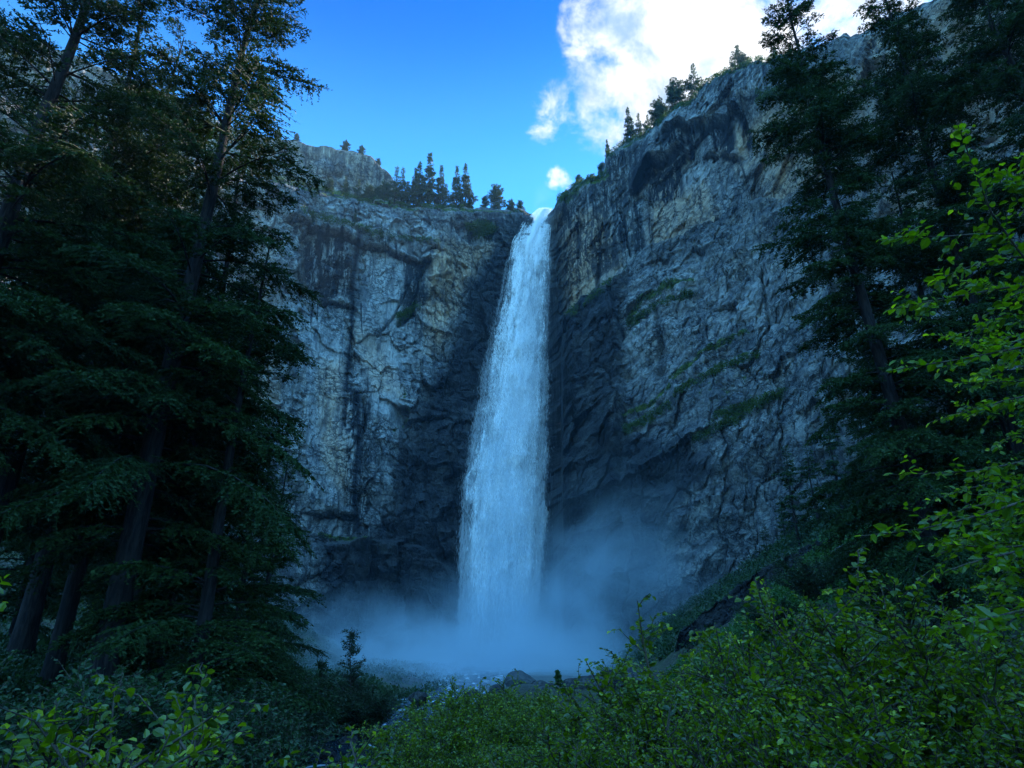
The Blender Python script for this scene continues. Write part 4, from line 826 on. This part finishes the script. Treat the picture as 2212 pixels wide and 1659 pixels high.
# ------------------------------------------------------------------ waterfall
rg = np.random.default_rng(9)
FALL = np.array([(450, 1162, 1194), (480, 1126, 1193), (520, 1104, 1190), (580, 1091, 1188), (640, 1082, 1184), (700, 1066, 1182), (760, 1052, 1178), (860, 1044, 1176), (900, 1034, 1174), (1000, 1018, 1170), (1050, 1012, 1168), (1150, 1006, 1164), (1250, 1001, 1156), (1330, 1000, 1148), (1400, 1006, 1136), (1470, 1010, 1126)], float)
lip = cliff_point(1175, 463)
YF = np.interp(FALL[:, 0], [450, 470, 520, 640, 900, 1470], [lip[1]+1, lip[1]-3, lip[1]-7, lip[1]-12, lip[1]-17, lip[1]-23])
def fall_pt(py, u, dep):
    yl = np.interp(py, FALL[:, 0], FALL[:, 1]); yr = np.interp(py, FALL[:, 0], FALL[:, 2]); px = (yl+yr)/2+u*(yr-yl)/2; Y = np.interp(py, FALL[:, 0], YF)+dep
    x, y, z = pxdir(px, py); k_ = Y/y; return np.stack([x*k_, y*k_, z*k_], -1)
def billow(u, py): return fbm(u*2.3+3, py/70+np.abs(u)*.8, 4, 303)+.5*fbm(u*6+8, py/26+u, 4, 307)
def veil(n, useed, spread, dep, thr, ln, wd, y0=450, y1=1465, power=1.):
    py = y0+(y1-y0)*rg.uniform(0, 1, n)**power; u = np.clip(rg.normal(0, .5, n), -1, 1)*spread; fall = (py-450)/1000
    u = u*(1+fbm(py/50, np.sign(u)*7+useed, 4, 3)*.3*np.clip(fall*5, .3, 1)); bl = billow(u, py)
    cl = fbm(u*3.2+useed, py/60-np.abs(u)*1.5, 5, useed)*.5+fbm(u*9+useed, py/150, 4, useed+3)*.4+bl*.6-.35*sm(np.abs(u), .45, 1.)*sm(fall, .05, .3)-.15*sm(u, .1, .6)*sm(fall, .3, .7)
    m_ = cl+rg.normal(0, .10, n) > thr; py, u, cl, bl = py[m_], u[m_], cl[m_], bl[m_]; fall = fall[m_]
    P = fall_pt(py, u, rg.normal(0, 1, len(py))*dep*(.3+fall)-7.*bl*np.clip(fall*6, .25, 1)*(1-.5*np.abs(u))); drift = rg.normal(0, .05, (len(py), 2))
    D = np.stack([drift[:, 0]-.03+.05*u, drift[:, 1], -np.ones(len(py))], -1); L = ln*rg.uniform(.4, 1.4, len(py))*(.5+.8*fall)
    return diamonds(P, D, L, wd, rg), np.repeat(np.clip(.5+cl, 0, 1), 4)
m, T = material('falling_water')
p = principled(T, (.97, .98, .99), .55, None, .2); tr = T.n('ShaderNodeBsdfTranslucent', i_Color=(.97, .98, .99, 1)); ms = T.n('ShaderNodeMixShader', i_Fac=.45); T.set(ms, 1, p); T.set(ms, 2, tr); finish(T, ms)
M_WATER = m
root = thing('waterfall', 'tall white waterfall plunging from the notch between the two walls', 'waterfall', tuple(fall_pt(np.array([1440.]), np.array([0.]), np.array([0.]))[0]))
m, T = material('airborne_spray'); tp = T.n('ShaderNodeBsdfTransparent'); df = T.n('ShaderNodeBsdfTranslucent', i_Color=(.95, .97, .99, 1)); dd_ = T.n('ShaderNodeBsdfDiffuse', i_Color=(.95, .97, .99, 1))
m1 = T.n('ShaderNodeMixShader', i_Fac=.5); T.set(m1, 1, dd_); T.set(m1, 2, df); m2 = T.n('ShaderNodeMixShader', i_Fac=.38); T.set(m2, 1, tp); T.set(m2, 2, m1); finish(T, m2); M_SPRAY = m
def wobj(name, parts, mat=None):
    mb = MB(); off = np.array(root.location)
    for (v, f), a in parts: mb.add(v-off, f, a)
    return mb.build(name, mat or M_WATER, root)
def comets(n, per, seed, spread, dep, y0=455, y1=1450):
    r = np.random.default_rng(seed); hy = r.uniform(y0, y1, n); hu = np.clip(r.normal(0, .55, n), -1, 1)*spread; I = np.repeat(np.arange(n), per); f_ = (hy-450)/1000
    ln_ = r.uniform(14, 60, n)*(.5+f_); wd_ = r.uniform(.04, .17, n)*(1+.3*f_); t = r.uniform(0, 1, len(I))**1.3
    py = np.maximum(hy[I]-t*ln_[I], 450); u = hu[I]+r.normal(0, .6, len(I))*wd_[I]*(1-t*.75)+np.sign(hu[I])*-.04*t; dp = r.normal(0, 1, n)[I]*dep*(.3+f_[I])-7.*(billow(hu, hy)*np.clip(f_*6, .25, 1))[I]*(1-.5*np.abs(np.clip(u, -1, 1)))-.6
    P = fall_pt(py, u, dp); D = np.stack([.12*(u-hu[I]), 0*u, -np.ones(len(I))], -1)+r.normal(0, .05, (len(I), 3)); L = r.uniform(.5, 1.7, len(I))*(.6+.8*f_[I])
    return diamonds(P, D, L*1.3, .032, r), np.full(len(I)*4, .7)
wobj('water_curtain', [veil(420000, 1, .92, .9, .10, 1.7, .04), veil(60000, 2, .5, 1.2, -.1, 2.4, .05), comets(3500, 40, 91, .8, 1.), veil(24000, 3, .9, .5, -.9, 1.4, .06, 448, 560)])
wobj('spray_fringe', [comets(9000, 14, 92, 1.02, 2.2, 560), comets(9000, 14, 93, 1.12, 3., 800)], M_SPRAY)
# side trickle
n = 2500; t = rg.uniform(0, 1, n); px = np.interp(t, [0, .3, 1], [1196, 1180, 1165])+rg.normal(0, 4, n); py = 1070+t*110; pp = []
Yt = np.interp(1100, FALL[:, 0], YF)+6
v, f = diamonds(np.stack([at(a, b, Yt) for a, b in zip(px, py)])-np.array(root.location), np.stack([-.25+rg.normal(0, .2, n), 0*t, -np.ones(n)], -1), .9*rg.uniform(.4, 1.3, n), .06, rg)
mb = MB(); mb.add(v, f); mb.build('side_trickle', M_WATER, root)

# ------------------------------------------------------------------ mist and haze
def box(name, lo, hi, mat, label, cat=None):
    lo = np.array(lo, float); hi = np.array(hi, float); c = (lo+hi)/2; h_ = (hi-lo)/2
    V = np.array([[a, b, d] for a in (-1, 1) for b in (-1, 1) for d in (-1, 1)])*h_
    o = mesh_np(name, V, [np.array([[0, 1, 3, 2], [4, 6, 7, 5], [0, 4, 5, 1], [2, 3, 7, 6], [0, 2, 6, 4], [1, 5, 7, 3]])], mat); o.location = c; tag(o, label, cat, kind='stuff'); return o
fb = fall_pt(np.array([1440.]), np.array([0.]), np.array([0.]))[0]
m, T = material('spray_mist'); co = T.n('ShaderNodeNewGeometry').outputs['Position']
nn = T.noise(co, .034, 7, .6, 1.2); rel = T.vmath('SUBTRACT', co, tuple(fb)).outputs[0]
def blob(cx, cy, cz, sx, sy, sz, w):
    q = T.vmath('MULTIPLY', T.vmath('SUBTRACT', rel, (cx, cy, cz)).outputs[0], (1/sx, 1/sy, 1/sz)).outputs[0]; l_ = T.vmath('LENGTH', q).outputs['Value']
    return T.step(l_, 0., 1., w, 0.)
g_ = T.math('ADD', T.math('ADD', blob(-4, -62, -3, 65, 75, 20, .9), blob(-4, -125, -5, 50, 55, 12, .5)), T.math('ADD', T.math('ADD', blob(0, -8, 0, 75, 70, 40, 1.), blob(48, -20, 8, 75, 70, 48, .55)), T.math('ADD', T.math('ADD', blob(75, -30, 24, 75, 60, 62, .6), blob(-45, -30, 0, 60, 60, 30, .45)), blob(2, 0, 45, 19, 22, 90, .45))))
dn = T.math('MULTIPLY', g_, T.step(nn, .38, .64, .10, 1.)); dn = T.math('MULTIPLY', dn, .085)
pv = T.n('ShaderNodeVolumePrincipled', i_Color=(.74, .90, 1.)); T.set(pv, 'Density', dn); T.set(pv, 'Anisotropy', .1); finish(T, None, pv)
box('mist', (fb[0]-105, fb[1]-178, -5.5), (fb[0]+125, fb[1]+24, fb[2]+125), m, 'blue white spray cloud drifting from the foot of the waterfall', 'mist')
m, T = material('fall_spray'); co = T.n('ShaderNodeNewGeometry').outputs['Position']
nn = T.noise(T.scaled(co, (1, 1, .45)), .09, 5, .6, .6); sz = T.n('ShaderNodeSeparateXYZ', i_Vector=co)
zz_ = np.linspace(0, 1, 2); top = fall_pt(np.array([455.]), np.array([0.]), np.array([0.]))[0]
cxn = T.math('ADD', T.math('MULTIPLY', T.math('SUBTRACT', sz.outputs['Z'], float(fb[2])), float((top[0]-fb[0])/(top[2]-fb[2]))), float(fb[0]))
dx = T.math('DIVIDE', T.math('SUBTRACT', sz.outputs['X'], cxn), T.step(sz.outputs['Z'], float(top[2]), float(fb[2]), 7., 19.)); dy = T.math('DIVIDE', T.math('SUBTRACT', sz.outputs['Y'], float(fb[1])+6), 17.)
rr = T.math('SQRT', T.math('ADD', T.math('MULTIPLY', dx, dx), T.math('MULTIPLY', dy, dy)))
dn = T.math('MULTIPLY', T.math('MULTIPLY', T.step(rr, .25, 1., 1., 0.), T.step(nn, .35, .7, .1, 1.)), T.step(sz.outputs['Z'], float(top[2]), float(top[2])-140, .006, .075))
pv = T.n('ShaderNodeVolumePrincipled', i_Color=(.95, .97, 1.)); T.set(pv, 'Density', dn); finish(T, None, pv)
box('spray', (fb[0]-22, fb[1]-12, fb[2]+10), (fb[0]+36, fb[1]+22, top[2]-2), m, 'soft drifting spray hanging round the falling water', 'spray')
m, T = material('haze_air'); pv = T.n('ShaderNodeVolumePrincipled', i_Color=(.5, .75, 1.)); T.set(pv, 'Density', .00012); T.set(pv, 'Anisotropy', .2); finish(T, None, pv)
box('haze', (-720, -720, -16), (720, 720, 312), m, 'thin blue valley air', 'haze')
